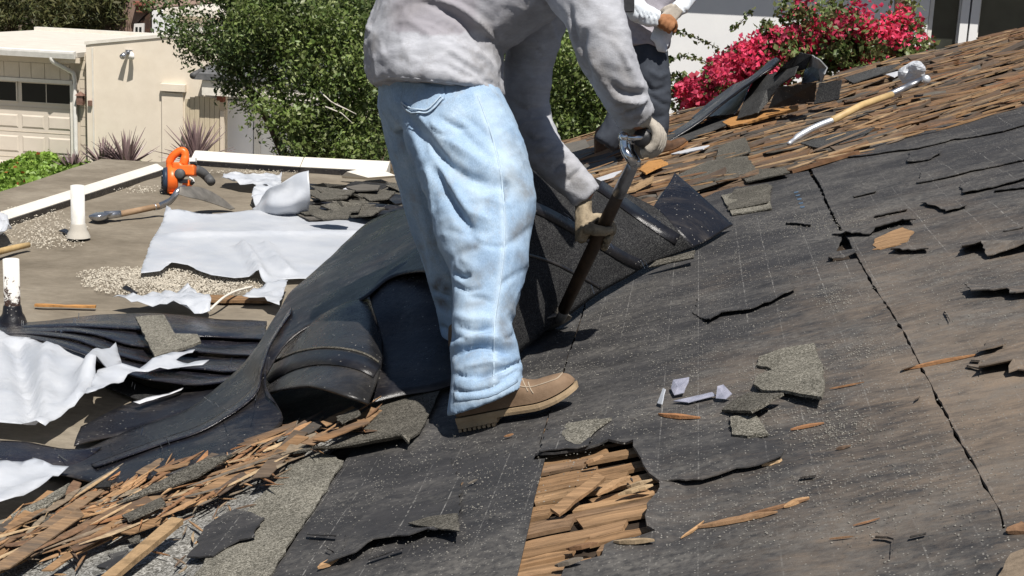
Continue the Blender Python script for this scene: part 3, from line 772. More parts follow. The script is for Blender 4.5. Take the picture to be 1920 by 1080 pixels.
def stick(name, p, q, w, th, mat, label=None, cat='splinter', group=None, h0=.006, h1=.006, flat=False, me=None):
    "loose piece of wood between two directions in the photo"
    a, b = S(p[0], p[1], h0), S(q[0], q[1], h1); d = b - a; L = np.linalg.norm(d); x = d / L
    up = np.array([0, 0, 1.0]); yv = unit(np.cross(up, x)); zv = np.cross(x, yv)
    R = Matrix(((x[0], yv[0], zv[0]), (x[1], yv[1], zv[1]), (x[2], yv[2], zv[2])))
    o = inst(name, me or rnd.choice(SLM), None, (a + b) / 2, R, (L, w, th))
    return tag(o, label, cat, group)

# ---------------------------------------------------------------- splinter pile along the foot of the slope
PILE = [(-40, 1000), (60, 955), (150, 915), (240, 885), (330, 862), (420, 842), (500, 815), (580, 795), (660, 775), (690, 785), (640, 812), (560, 850), (470, 900), (400, 935), (330, 965), (230, 1000), (120, 1040), (-40, 1060)]
npile = 0
axis_dir = [(-40, 1015), (150, 935), (330, 880), (500, 825), (690, 775)]
tries = 0
while npile < 215 and tries < 6000:
    tries += 1
    px = rnd.uniform(-40, 690); py = rnd.uniform(770, 1060)
    if not inpoly((px, py), PILE): continue
    near = 1.0
    ang = rnd.gauss(-25, 9) if rnd.random() < .8 else rnd.gauss(-22, 20); Lp = rnd.choice([rnd.uniform(40, 120), rnd.uniform(90, 260)]) * (1 if px < 480 else .62); r_ = math.radians(ang)
    p = (px - math.cos(r_) * Lp / 2, py - math.sin(r_) * Lp / 2); q = (px + math.cos(r_) * Lp / 2, py + math.sin(r_) * Lp / 2)
    lay = rnd.random() ** 1.3 * .034
    k = rnd.random()
    w = rnd.uniform(.007, .022) if k < .72 else rnd.uniform(.026, .055)
    th = rnd.uniform(.002, .0045)
    big = k > .9
    stick('splinter', p, q, w, th, MT['wood'], 'split cedar splinter lying in the heap along the black felt edge', 'splinter', 'splinters heaped at the foot of the slope',
          h0=.008 + lay + rnd.uniform(-.008, .012), h1=.008 + lay + rnd.uniform(-.008, .012), me=rnd.choice(SLM) if k < .80 else rnd.choice(PLM if rnd.random() < .45 else PKM))
    npile += 1
fine = MB()
for i in range(900):
    px = rnd.uniform(-40, 720); py = rnd.uniform(760, 1080)
    ok = inpoly((px, py), PILE)
    if not ok and rnd.random() > .25: continue
    if not ok and not (py > 1010 - .36 * px and px < 560 and py < 1010 - .36 * px + 230 - max(0, px - 250) * .5): continue
    r_ = math.radians(rnd.gauss(-20, 35)); Lp = rnd.uniform(8, 46)
    a = S(px, py, .006 + rnd.random() * (.03 if ok else .004)); b = S(px + math.cos(r_) * Lp, py + math.sin(r_) * Lp, .006 + rnd.random() * (.035 if ok else .004))
    d = b - a; L = np.linalg.norm(d); x = d / L; yv = unit(np.cross([0, 0, 1], x)); zv = np.cross(x, yv)
    v, f = SLV[rnd.randrange(9)]
    fine.add((v * [L, rnd.uniform(.003, .008), rnd.uniform(.002, .005)]) @ np.array([x, yv, zv]) + (a + b) / 2, f)
tag(fine.obj('wood_slivers', MT['wood'], base=S(350, 930)), 'fine cedar slivers and chips strewn through the heap and over the grey grit', 'wood litter', None, 'stuff')
# grey felt and shingle scraps in the pile
for P, mt, lab in [
    ([(218, 942, .058), (300, 900, .066), (380, 862, .072), (436, 850, .066), (372, 890, .058), (290, 920, .05)], 'gran_dark', 'long grey shingle scrap lying on top of the splinter heap'),
    ([(310, 890, .058), (420, 848, .066), (432, 856, .058), (350, 885, .058)], 'felt_flap', 'narrow dark scrap tucked under the felt edge above the heap'),
    ([(20, 965, .03), (70, 940, .048), (130, 905, .058), (120, 925, .058), (70, 960, .03), (30, 990, .02)], 'gran', 'pale grey shingle scrap beside the lower white sheet'),
    ([(70, 968, .02), (140, 952, .03), (136, 962, .03), (60, 985, .02)], 'gran_dark', 'grey shingle scrap at the left end of the heap'),
    ([(228, 965, .048), (300, 930, .058), (310, 942, .058), (240, 975, .048)], 'gran_dark', 'grey scrap half under splinters in the middle of the heap'),
    ([(170, 905, .03), (210, 900, .048), (205, 912, .048), (172, 915, .03)], 'flapgrey', 'small felt scrap at the upper left of the heap'),
    ([(180, 1062, .02), (245, 1035, .03), (252, 1046, .03), (200, 1070, .02)], 'felt_flap', 'black felt sliver in the grey grit left of the tan lath'),
    ([(202, 1040, .01), (240, 1030, .012), (236, 1038, .012), (208, 1048, .01)], 'felt_flap', 'short black felt sliver above the tan lath'),
    ([(240, 1010, .012), (262, 1002, .014), (260, 1012, .014), (244, 1016, .012)], 'gran_dark', 'tiny grey scrap right of the tan lath'),
    ([(630, 782, .058), (668, 766, .066), (676, 775, .066), (640, 792, .058)], 'gran_dark', 'grey shingle scrap at the right end of the heap under the curl'),
    ([(535, 838, .03), (590, 832, .03), (580, 842, .03), (540, 848, .03)], 'gran_dark', 'thin grey scrap below the right half of the heap'),
]: slab('shingle_scrap', P, .006, MT[mt], lab, 'scrap')
slab('torn_felt', [(350, 1040, .012), (372, 1012, .014), (382, 985, .016), (420, 962, .018), (442, 952, .02), (470, 956, .02), (496, 966, .012), (480, 985, .016), (478, 1003, .018), (448, 1010, .016), (425, 1022, .012), (398, 1040, .012)], .004, MT['felt_flap'], 'dark torn felt piece with jagged ends lying on the grey grit', 'torn felt')
# tan lath
o = stick('wood_lath', (196, 1092), (332, 972), .040, .014, None, 'flat tan wooden lath slanting out of the heap at the bottom edge', 'lath', h0=.02, h1=.05, me=mesh_of('lath_mesh', *plank_variant(77, .03), MT['lath']))

# ---------------------------------------------------------------- loose scraps on the felt
slab('shingle_scrap', [(1053, 812, .012), (1062, 795, .012), (1100, 790, .013), (1146, 787, .010), (1120, 803, .014), (1102, 822, .014), (1086, 835, .014), (1065, 828, .013)], .007, MT['gran'], 'drop shaped granulated shingle scrap in front of the tan boot', 'scrap')
slab('shingle_scrap', [(1418, 680, .010), (1424, 664, .012), (1460, 652, .012), (1527, 641, .012), (1532, 660, .012), (1544, 690, .012), (1500, 690, .012), (1450, 690, .01)], .007, MT['gran'], 'upper greenish shingle scrap of the cluster on the felt', 'scrap')
slab('shingle_scrap', [(1412, 722, .02), (1420, 700, .02), (1470, 682, .022), (1505, 676, .022), (1542, 692, .02), (1545, 720, .03), (1540, 745, .034), (1500, 741, .03), (1470, 736, .025), (1430, 736, .02)], .008, MT['gran'], 'largest shingle scrap of the cluster with a curled near edge', 'scrap')
slab('shingle_scrap', [(1352, 770, .012), (1380, 750, .02), (1400, 740, .026), (1468, 740, .034), (1440, 757, .036), (1408, 774, .036)], .007, MT['gran_dark'], 'diamond shaped grey scrap propped up over its shadow', 'scrap')
slab('shingle_scrap', [(1369, 785, .012), (1415, 779, .013), (1432, 800, .013), (1440, 812, .013), (1400, 820, .013), (1372, 818, .012)], .008, MT['gran'], 'small square shingle chip nearest the camera in the cluster', 'scrap')
slab('shingle_scrap', [(1410, 398, .010), (1372, 404, .012), (1352, 366, .010), (1436, 348, .010), (1447, 391, .012)], .006, MT['gran'], 'square tan shingle tab lying above the tip of the lifted sheet', 'scrap')
slab('plastic_scrap', [(1258, 728, .014), (1262, 712, .03), (1292, 706, .034), (1282, 735, .014), (1264, 740, .012)], .002, MT['clear'], 'bluish translucent plastic scrap left of the shingle cluster', 'scrap')
slab('plastic_scrap', [(1232, 758, .010), (1243, 728, .035), (1247, 730, .035), (1240, 760, .012)], .003, MT['plastic'], 'white plastic sliver standing on edge', 'scrap')
slab('plastic_scrap', [(1262, 752, .010), (1335, 735, .014), (1342, 742, .012), (1290, 755, .010)], .002, MT['clear'], 'thin clear plastic strip between the two groups of scraps', 'scrap')
slab('plastic_scrap', [(1342, 748, .012), (1345, 725, .035), (1356, 722, .036), (1372, 740, .02), (1360, 750, .012)], .002, MT['clear'], 'crumpled clear plastic bit at the left end of the shingle cluster', 'scrap')
slab('plastic_scrap', [(765, 980, .012), (800, 968, .012), (858, 964, .012), (861, 1000, .030), (800, 990, .016)], .003, MT['gran_dark'], 'pale dusty scrap stuck on the torn flap near the bottom edge', 'scrap')
for p, q, w, th, lab in [
    ((1232, 781), (1310, 784), .018, .010, 'short orange splinter left of the shingle chips'),
    ((1306, 984), (1458, 958), .020, .009, 'long orange splinter near the bottom right of the hole'),
    ((1278, 1006), (1322, 972), .006, .006, 'thin pale sliver touching the long orange splinter'),
    ((1365, 970), (1518, 934), .007, .006, 'thin splinter just above the long orange one'),
    ((1468, 948), (1516, 930), .014, .007, 'stubby splinter at the far end of the thin one'),
    ((1694, 693), (1830, 664), .014, .008, 'pale splinter lying across the long open seam'),
    ((1428, 868), (1466, 858), .016, .009, 'small pale splinter at the end of the torn lip'),
    ((1482, 804), (1545, 790), .010, .007, 'orange splinter just below the shingle cluster'),
    ((1568, 838), (1596, 830), .008, .006, 'tiny bright splinter in the grit right of the cluster'),
    ((596, 1066), (638, 1044), .016, .010, 'bright splinter at the corner of the torn flap by the bottom edge'),
    ((1636, 468), (1690, 458), .010, .006, 'splinter along the lower edge of the small tear'),
    ((945, 816), (963, 811), .006, .005, 'tiny wood sliver right below the boot sole'),
    ((878, 906), (896, 897), .006, .004, 'tiny crossed sliver on the felt left of the hole'),
    ((1895, 1002), (1925, 985), .03, .012, 'pale splinter end at the right edge of the picture'),
    ((1555, 1012), (1600, 1006), .004, .004, 'hair thin sliver in front of the seam corner'),
    ((1600, 985), (1650, 972), .004, .004, 'hair thin sliver near the open seam'),
    ((1555, 735), (1620, 720), .005, .004, 'thin straw coloured sliver right of the cluster'),
]: stick('splinter', p, q, w, th, None, lab)
slab('shingle_scrap', [(1870, 1082, .02), (1895, 1040, .03), (1925, 1030, .035), (1990, 1050, .03), (1990, 1110, .02)], .012, MT['wood'], 'broken brown shake end in the bottom right corner', 'scrap')
slab('wood_patch', [(1636, 458, .004), (1640, 448, .006), (1668, 436, .007), (1692, 426, .007), (1714, 433, .006), (1700, 452, .006), (1650, 468, .004)], .004, MT['plank'], 'bare orange wood showing through the small tear', 'wood patch', parent=None)
for k in range(5):
    slab('chalk_mark', [(1488 + k * 3, 363 + 6 * k, .0032), (1496 + k * 3, 361.5 + 6 * k, .0032), (1497 + k * 3, 363.5 + 6 * k, .0032), (1489 + k * 3, 365 + 6 * k, .0032)], .0006, MT['chalk'], parent=pitched)

# lath and splinters in the hole
stick('splinter', (1040, 962), (1122, 900), .034, .008, None, 'broad flat splinter lying across the bare planks of the hole', h0=.006, h1=.016, me=PKM[3])
for p, q, w, lab in [((1118, 928), (1180, 892), .022, 'torn splinter at the centre of the hole beside the broad flat one'), ((1160, 925), (1225, 905), .02, 'splinter reaching under the torn right rim of the hole'),
                     ((1175, 912), (1222, 898), .012, 'upper thin splinter at the right rim of the hole'), ((1095, 870), (1130, 858), .018, 'pale chip at the top of the hole'),
                     ((1150, 1018), (1226, 1012), .016, 'pale splinter along the bottom rim of the hole'), ((1062, 1030), (1120, 1022), .022, 'dark splinter in the bottom rim of the hole'),
                     ((1040, 1064), (1092, 1052), .02, 'short broken splinter at the lowest corner of the hole')]:
    stick('splinter', p, q, w, .009, None, lab, h0=.004, h1=.016, me=rnd.choice(SLM))

# ---------------------------------------------------------------- grit and pebbles (nobody could count them)
def grit(name, spots, mats, label, sizes=(.003, .006), cat='grit'):
    m = MB()
    for (px, py, rx, ry, n) in spots:
        for i in range(n):
            a, r = rnd.uniform(0, 2 * math.pi), rnd.random() ** .7
            p = S(px + rx * r * math.cos(a), py + ry * r * math.sin(a), .003)
            s = rnd.uniform(*sizes); o = np.array([rnd.uniform(-1, 1) for _ in range(3)]) * .4
            V = [p + s * (np.array(q) + o * .3) for q in ((1, .2, 0), (-.4, .9, 0), (-.6, -.8, 0), (.1, 0, .9))]
            m.add(V, [(0, 1, 3), (1, 2, 3), (2, 0, 3), (0, 2, 1)])
    return tag(m.obj(name, mats, base=S(spots[0][0], spots[0][1])), label, cat, None, 'stuff')
MT['pebble'] = M('pale_pebble', (.36, .32, .26), (.55, .51, .43), 60, .9, isl=.35)
MT['gritm'] = M('light_grit', (.14, .134, .118), (.25, .238, .21), 60, .9, isl=.45)
grit('granules', [(1500, 420, 110, 25, 400), (1620, 410, 140, 25, 420), (1470, 700, 90, 30, 500), (1560, 800, 80, 40, 420), (1400, 770, 130, 60, 350), (1560, 560, 40, 28, 220), (1050, 690, 120, 18, 160),
                  (900, 880, 220, 90, 420), (760, 960, 200, 110, 360), (1150, 620, 120, 60, 260), (1300, 560, 220, 90, 420), (1500, 900, 260, 130, 520), (1750, 520, 200, 120, 420), (1380, 480, 100, 60, 220),
                  (1750, 850, 260, 220, 420), (1600, 660, 80, 30, 240), (1130, 800, 110, 40, 160), (1300, 690, 90, 60, 200)], MT['gritm'], 'loose pale shingle granules scattered over the black felt', (.0013, .0029))
grit('gravel', [(300, 530, 150, 26, 2400), (250, 515, 110, 16, 800), (400, 535, 110, 18, 800), (80, 430, 90, 22, 500), (60, 400, 60, 16, 200), (90, 455, 70, 12, 220), (270, 355, 60, 8, 160), (470, 322, 90, 5, 160)], MT['pebble'],
     'pale roof gravel left in a patch on the flat roof', (.003, .0065), 'gravel')
# ---------------------------------------------------------------- black roofing sheets
def on(bvh, px, py, off):
    d = ray(px, py); d = d / np.linalg.norm(d); hit = bvh.ray_cast(Vector(CAM), Vector(d))
    if hit[0] is None: return None
    return np.array(hit[0]) + np.array(hit[1]) * off
def patch(bvh, poly, off, name, mat, parent, th=.003, step=8):
    pts = []; n = len(poly)
    for i in range(n):
        a = np.array(poly[i], float); b = np.array(poly[(i + 1) % n], float); k = max(1, int(np.linalg.norm(b - a) / step))
        pts += [a + (b - a) * j / k for j in range(k)]
    nb = len(pts); A = np.array(pts)
    for gx in np.arange(A[:, 0].min() + step, A[:, 0].max(), step):
        for gy in np.arange(A[:, 1].min() + step, A[:, 1].max(), step): pts.append(np.array([gx, gy]))
    if sum(A[i][0] * A[(i + 1) % nb][1] - A[(i + 1) % nb][0] * A[i][1] for i in range(nb)) < 0: pts[:nb] = pts[:nb][::-1]
    v2, e, f, *_ = delaunay_2d_cdt([Vector(p) for p in pts], [(i, (i + 1) % nb) for i in range(nb)], [list(range(nb))], 1, 1e-4)
    W = [on(bvh, v.x, v.y, off) for v in v2]
    f = [q for q in f if all(W[i] is not None for i in q)]; W = [w if w is not None else np.zeros(3) for w in W]
    V, F = solidify(W, [list(q)[::-1] if np.cross(W[q[1]] - W[q[0]], W[q[2]] - W[q[0]]) @ (CAM - W[q[0]]) < 0 else list(q) for q in f], th)
    used = sorted({i for q in F for i in q}); mp = {u: i for i, u in enumerate(used)}
    return obj(name, V[used], [[mp[i] for i in q] for q in F], mat, parent, True)
def strip(bvh, line, wpx, off, name, mat, parent, th=.002):
    L = catmull(np.array(line, float), 8); poly = []
    for s in (1, -1):
        for i in (range(len(L)) if s > 0 else range(len(L) - 1, -1, -1)):
            t = unit(L[min(i + 1, len(L) - 1)] - L[max(i - 1, 0)]); poly.append(L[i] + s * wpx / 2 * np.array([-t[1], t[0]]))
    W = [on(bvh, p[0], p[1], off) for p in poly]; n = len(L); VV = []; FF = []
    for i in range(n):
        VV += [W[i], W[2 * n - 1 - i]]
    for i in range(n - 1):
        q = [2 * i, 2 * i + 1, 2 * i + 3, 2 * i + 2]
        if all(VV[k] is not None for k in q): FF.append(q)
    used = sorted({k for q in FF for k in q}); mp = {u: i for i, u in enumerate(used)}
    if not used: return None
    VV = np.array([VV[u] for u in used]); FF = [[mp[k] for k in q] for q in FF]
    nsum = sum(np.cross(VV[q[1]] - VV[q[0]], VV[q[3]] - VV[q[0]]) @ (CAM - VV[q[0]]) for q in FF)
    if nsum < 0: FF = [q[::-1] for q in FF]
    V, F = solidify(VV, FF, th); return obj(name, V, F, mat, parent, True)
def nails(parent, pts, L=.022, k=0):
    for px, py, h, ax, ay in pts:
        a = S(px, py, h); b = S(px + ax, py + ay, h + L * .8)
        MB().tube([a, b], .0011, 5).obj('nail', MT['chrome'], parent)
def membrane(name, label, rows, mat, base, cat='felt sheet', sub=5, sub2=5, th=.005, wob=.006, wsc=6, parent=None):
    V, F = loft(rows, sub, sub2, wob, wsc, th, S)
    return tag(obj(name, V, F, MT[mat], parent, True, None if parent else S(*base)), label, cat)

# ribbed sheet: overlapping laps one above the other
rb = thing('ribbed_felt_sheet', S(250, 660), 'rippled black roofing membrane of overlapping laps spread on the flat roof, studded with nails', 'felt sheet')
lines = [
 [(-60, 612, .01), (60, 606, .015), (150, 597, .03), (230, 590, .03), (320, 592, .02), (420, 603, .02), (500, 606, .02)],
 [(-60, 622, .01), (60, 612, .02), (160, 606, .045), (240, 612, .05), (330, 622, .035), (430, 628, .03), (500, 630, .03)],
 [(-60, 626, .01), (70, 617, .03), (160, 618, .055), (250, 640, .055), (330, 652, .04), (420, 660, .03), (490, 660, .03)],
 [(-60, 632, .01), (60, 622, .04), (150, 637, .06), (230, 663, .06), (310, 682, .045), (400, 690, .035), (470, 690, .03)],
 [(-60, 640, .01), (50, 630, .04), (140, 655, .065), (210, 684, .07), (290, 708, .055), (380, 716, .04), (452, 708, .03)],
]
for i in range(4):
    LA, LB = lines[i], lines[i + 1]
    R4 = [[(p[0] + (q[0] - p[0]) * t, p[1] + (q[1] - p[1]) * t + dy, p[2] + (q[2] - p[2]) * t + dh) for p, q in zip(LA, LB)] for t, dy, dh in ((0, -4, -.012), (.35, 0, .004), (.7, 0, .016), (.9, 0, .024), (1, 4, .024))]
    membrane('felt_lap', None, R4, 'ribbed', None, None, 4, 5, .006, .010, 5, rb)
npts = [(40, 615, .03, 1, -14), (43, 616, .03, 1, -14), (137, 610, .05, 2, -14), (140, 611, .05, 2, -14), (147, 600, .04, 1, -13), (112, 632, .05, 2, -13), (115, 633, .05, 1, -13), (155, 648, .06, 2, -13), (158, 649, .06, 2, -13),
        (210, 640, .06, 2, -13), (250, 650, .06, 3, -13), (254, 651, .06, 2, -13), (242, 624, .05, 2, -14), (330, 678, .05, 2, -13), (334, 679, .05, 2, -13), (347, 624, .04, 1, -12), (349, 625, .04, 2, -12), (432, 680, .04, 3, -10),
        (455, 634, .03, 2, -10), (458, 634, .03, 2, -10), (247, 726, .03, 2, -10), (252, 730, .03, 2, -10), (428, 690, .05, 3, -9)]
nails(rb, npts)
# flat felt between the ribbed sheet and the white sheets
membrane('felt_sheet', 'flat dusty felt lying between the rippled membrane and the large white sheet', [[(60, 640, .012), (170, 680, .014), (300, 730, .014), (420, 740, .012)], [(40, 660, .012), (150, 700, .012), (290, 760, .012), (400, 770, .012)]], 'flapgrey', (200, 710), sub=6, wob=.01)

# the long dragged sheet
dr = thing('dragged_felt_sheet', S(330, 840), 'long glossy black felt sheet dragged down the slope behind the worker', 'felt sheet')
T = [(75, 880, .012), (140, 852, .016), (250, 803, .025), (350, 767, .04), (435, 705, .10), (480, 650, .17), (515, 595, .21), (548, 543, .24), (600, 500, .27), (650, 452, .30), (700, 411, .33), (762, 391, .36), (860, 400, .36)]
B = [(165, 905, .010), (225, 905, .016), (340, 881, .022), (430, 852, .025), (528, 794, .03), (505, 742, .09), (500, 700, .13), (540, 640, .19), (610, 592, .235), (680, 560, .26), (735, 520, .29), (800, 505, .31), (880, 515, .31)]
rows = []
for a, b in zip(T, B):
    rows.append([a, (a[0] * .66 + b[0] * .34, a[1] * .66 + b[1] * .34, (a[2] * .66 + b[2] * .34) + .014), (a[0] * .33 + b[0] * .67, a[1] * .33 + b[1] * .67, (a[2] * .33 + b[2] * .67) + .010), b])
membrane('felt_body', None, rows, 'membrane', None, None, 5, 5, .006, .006, 5, dr)
lap = [[(r[1][0], r[1][1], r[1][2] + .006), (r[1][0] * .7 + r[2][0] * .3, r[1][1] * .7 + r[2][1] * .3, r[1][2] * .7 + r[2][2] * .3 + .010)] for r in rows[1:8]]
membrane('felt_lap', None, lap, 'ribbed', None, None, 5, 4, .004, .003, 5, dr)
nails(dr, [(108, 852, .03, 18, 12), (265, 815, .05, 3, -12), (272, 817, .05, 7, 10), (300, 832, .05, 6, 14), (205, 828, .04, 6, 14), (312, 822, .05, 6, 12), (382, 744, .10, 14, 10), (400, 752, .10, 10, 10), (418, 764, .10, 14, 10), (583, 530, .28, 5, -7), (590, 528, .28, 4, -6), (485, 715, .12, -2, 14), (482, 740, .12, -3, 12)], .02)
membrane('felt_sheet', 'flat black felt strip at the left edge under the lower white sheets', [[(-60, 822, .02), (40, 828, .03), (130, 842, .03), (190, 838, .03)], [(-60, 850, .03), (40, 860, .035), (100, 865, .03), (150, 868, .02)], [(-60, 892, .01), (10, 888, .015), (70, 890, .015), (100, 884, .015)]], 'ribbed', (40, 865))
membrane('felt_sheet', 'black sheet put in as the shadow gap between the torn white strip and the dragged sheet', [[(150, 800, .02), (230, 760, .03), (320, 735, .03), (420, 715, .03), (486, 668, .06)], [(140, 836, .02), (230, 812, .02), (330, 780, .03), (430, 735, .05), (490, 690, .08)]], 'membrane', (300, 770), sub=4)  # shadow of the gap, painted as a black sheet
# curl standing up like an arch
cu = thing('curled_felt_sheet', S(600, 740), 'stiff black felt sheet curled up into an arch beside the jeans', 'felt sheet')
rows = [[(482, 757, .015), (505, 738, .08), (535, 728, .13), (570, 724, .15), (610, 729, .15), (655, 744, .12), (692, 757, .08)],
        [(488, 722, .04), (512, 705, .10), (545, 692, .15), (585, 686, .175), (630, 690, .175), (675, 702, .15), (706, 720, .11)],
        [(492, 692, .06), (522, 672, .13), (556, 658, .18), (595, 650, .205), (640, 651, .205), (685, 662, .18), (715, 682, .13)],
        [(512, 652, .10), (540, 632, .17), (570, 618, .21), (610, 607, .235), (650, 606, .235), (692, 614, .21), (716, 636, .15)],
        [(545, 618, .15), (570, 602, .20), (600, 588, .24), (634, 575, .26), (664, 571, .26), (696, 577, .23), (714, 604, .16)],
        [(590, 592, .20), (608, 582, .22), (630, 572, .25), (652, 564, .26), (672, 561, .26), (692, 562, .24), (706, 580, .18)]]
CV, CF = loft(rows, 6, 5, .004, 6, .008, S); obj('felt_body', CV, CF, MT['flapcurl'], cu, True)
bc = BVHTree.FromPolygons([tuple(v) for v in CV], CF)
strip(bc, [(494, 712), (520, 695), (555, 680), (595, 672), (640, 674), (680, 684), (706, 698)], 26, .004, 'tar_band', MT['tar'], cu, .003)
strip(bc, [(498, 690), (524, 674), (558, 660), (597, 653), (642, 654), (684, 664), (710, 680)], 3, .003, 'stitch_line', MT['gran_dark'], cu, .002)
nails(cu, [(548, 652, .2, 4, -8), (490, 742, .06, -5, 14), (486, 716, .06, 4, -16)], .02)
# sagging felt in the man's shadow, behind the curl
membrane('hanging_felt_sheet', 'black felt hanging in deep shade between the curl and the jeans', [
    [(690, 545, .27), (740, 500, .31), (800, 480, .32), (880, 480, .31)], [(705, 600, .2), (750, 570, .22), (800, 560, .22), (880, 555, .2)],
    [(712, 660, .12), (755, 640, .13), (800, 630, .13), (880, 625, .1)], [(692, 755, .04), (750, 742, .03), (820, 728, .02), (900, 700, .02)]], 'membrane', (780, 640), sub2=6)

# ---------------------------------------------------------------- sheet being levered off the roof
pf = thing('lifted_felt_sheet', S(1200, 500), 'heavy grey black felt sheet being levered up by the bending worker', 'felt sheet')
def dl(p): return float((S(p[0], p[1], .03) - CAM) @ FW)
def lean(Lp, Up, back, bulge, k=5):
    "strip of points from the foot on the roof up to the free edge, leaning back and bowed"
    d0 = dl(Lp); out = []
    for i in range(k):
        t = i / (k - 1)
        out.append((Lp[0] + (Up[0] - Lp[0]) * t, Lp[1] + (Up[1] - Lp[1]) * t, d0 + back * t - bulge * math.sin(math.pi * t)))
    return out
cols = [((930, 712), (870, 330), .20), ((1012, 630), (972, 289), .26), ((1060, 594), (1028, 300), .28), ((1100, 568), (1078, 321), .30), ((1160, 531), (1128, 341), .30), ((1216, 497), (1180, 365), .28), ((1262, 478), (1212, 381), .26), ((1300, 464), (1230, 390), .25)]
V, F = loft([lean(a, b, c * .75, .11) for a, b, c in cols], 5, 4, .008, 5, .009, D)
obj('felt_body', V, F, MT['flapgrey'], pf, True); bf = BVHTree.FromPolygons([tuple(v) for v in V], F)
V, F = loft([[(1226, 389, 1), (1247, 355, 1), (1266, 323, 1)], [(1262, 424, 1), (1290, 396, 1), (1318, 371, 1)], [(1302, 463, 1), (1340, 443, 1), (1374, 420, 1)]] if False else
            [lean((1300, 464), (1226, 388), .19, .08), lean((1338, 444), (1247, 355), .22, .085), lean((1374, 421), (1266, 323), .24, .09)], 5, 5, .004, 5, .009, D)
obj('felt_tip', V, F, MT['membrane'], pf, True); bt_ = BVHTree.FromPolygons([tuple(v) for v in V], F)
strip(bf, [(1085, 326), (1128, 352), (1180, 390), (1240, 432), (1292, 462)], 20, .005, 'tar_band', MT['tar'], pf, .004)
strip(bf, [(960, 374), (1020, 398), (1085, 434), (1130, 460), (1175, 486), (1210, 500)], 19, .005, 'tar_band', MT['tar'], pf, .004)
strip(bf, [(960, 470), (1030, 490), (1080, 514), (1126, 540)], 5, .003, 'lap_edge', MT['membrane'], pf, .003)
strip(bt_, [(1268, 332), (1296, 358), (1330, 390), (1364, 420)], 17, .004, 'tar_band', MT['tar'], pf, .004)
def nail_on(bvh, pts):
    for px, py, ax_, ay_ in pts:
        a = on(bvh, px, py, .004)
        if a is None: continue
        dd = float((a - CAM) @ FW); b = D(px + ax_, py + ay_, dd - .012)
        MB().tube([a, b], .0011, 5).obj('nail', MT['chrome'], pf)
nail_on(bf, [(1050, 404, 14, 7), (1056, 400, 14, 8), (1062, 408, 10, 6), (1222, 410, 10, 12), (1228, 407, 12, 13), (1236, 416, 10, 9), (1142, 456, 8, 10), (1136, 452, 8, 11), (1200, 488, 9, 16), (1206, 486, 9, 15), (1106, 534, 8, 17), (1034, 594, 2, 8)])
stick('splinter', (1062, 566), (1088, 554), .02, .006, None, 'bright chip in the dark gap under the lifted felt sheet', h0=.06, h1=.06)
slab('shingle_scrap', [(1216, 498, .035), (1300, 484, .035), (1303, 470, .05), (1230, 486, .05)], .006, MT['gran_dark'], 'granulated strip peeking out under the tip of the lifted felt sheet', 'scrap')

# ---------------------------------------------------------------- heap of torn felt by the bougainvillea
grp = None
for P, mt, lab in [
 ([(1440, 205, .10), (1456, 166, .22), (1530, 156, .22), (1526, 192, .10)], 'membrane', 'black felt slab leaning in the middle of the torn heap'),
 ([(1526, 194, .08), (1536, 156, .18), (1578, 150, .18), (1571, 187, .08)], 'flapgrey', 'dark grey felt slab at the right end of the torn heap'),
 ([(1502, 158, .22), (1510, 128, .30), (1543, 121, .32), (1534, 152, .23)], 'membrane', 'small black felt flap below the pale scrap of the heap'),
 ([(1514, 126, .30), (1520, 103, .38), (1535, 112, .37), (1550, 128, .31), (1545, 140, .28), (1540, 156, .22), (1533, 152, .22), (1542, 122, .31)], 'palefelt', 'pale grey felt scrap at the top of the torn heap'),
 ([(1436, 165, .20), (1462, 128, .33), (1500, 99, .40), (1521, 104, .38), (1510, 130, .30), (1480, 138, .28)], 'flapgrey', 'peaked felt flap forming the top of the torn heap'),
 ([(1382, 222, .07), (1398, 180, .17), (1418, 142, .28), (1450, 138, .29), (1496, 124, .33), (1488, 142, .28), (1462, 160, .23), (1440, 190, .14), (1420, 212, .09)], 'felt_grey', 'long grey felt slab leaning on the left of the torn heap'),
 ([(1296, 222, .03), (1330, 190, .10), (1375, 158, .18), (1412, 142, .26), (1395, 185, .15), (1376, 214, .08)], 'membrane', 'black felt underside in shade at the left of the torn heap'),
]: slab('torn_felt', P, .007, MT[mt], lab, 'torn felt')
V, F = loft([[(1225, 268, .01), (1300, 222, .08), (1360, 176, .18), (1410, 140, .28), (1440, 116, .35), (1456, 108, .37)], [(1236, 272, .03), (1306, 232, .09), (1366, 186, .19), (1418, 146, .285), (1450, 124, .33), (1462, 114, .36)]], 4, 5, .004, 6, .012, S)
tag(obj('felt_strip', V, F, MT['membrane'], None, True, S(1300, 230)), 'narrow curled black felt strip running up the left of the torn heap', 'felt strip')
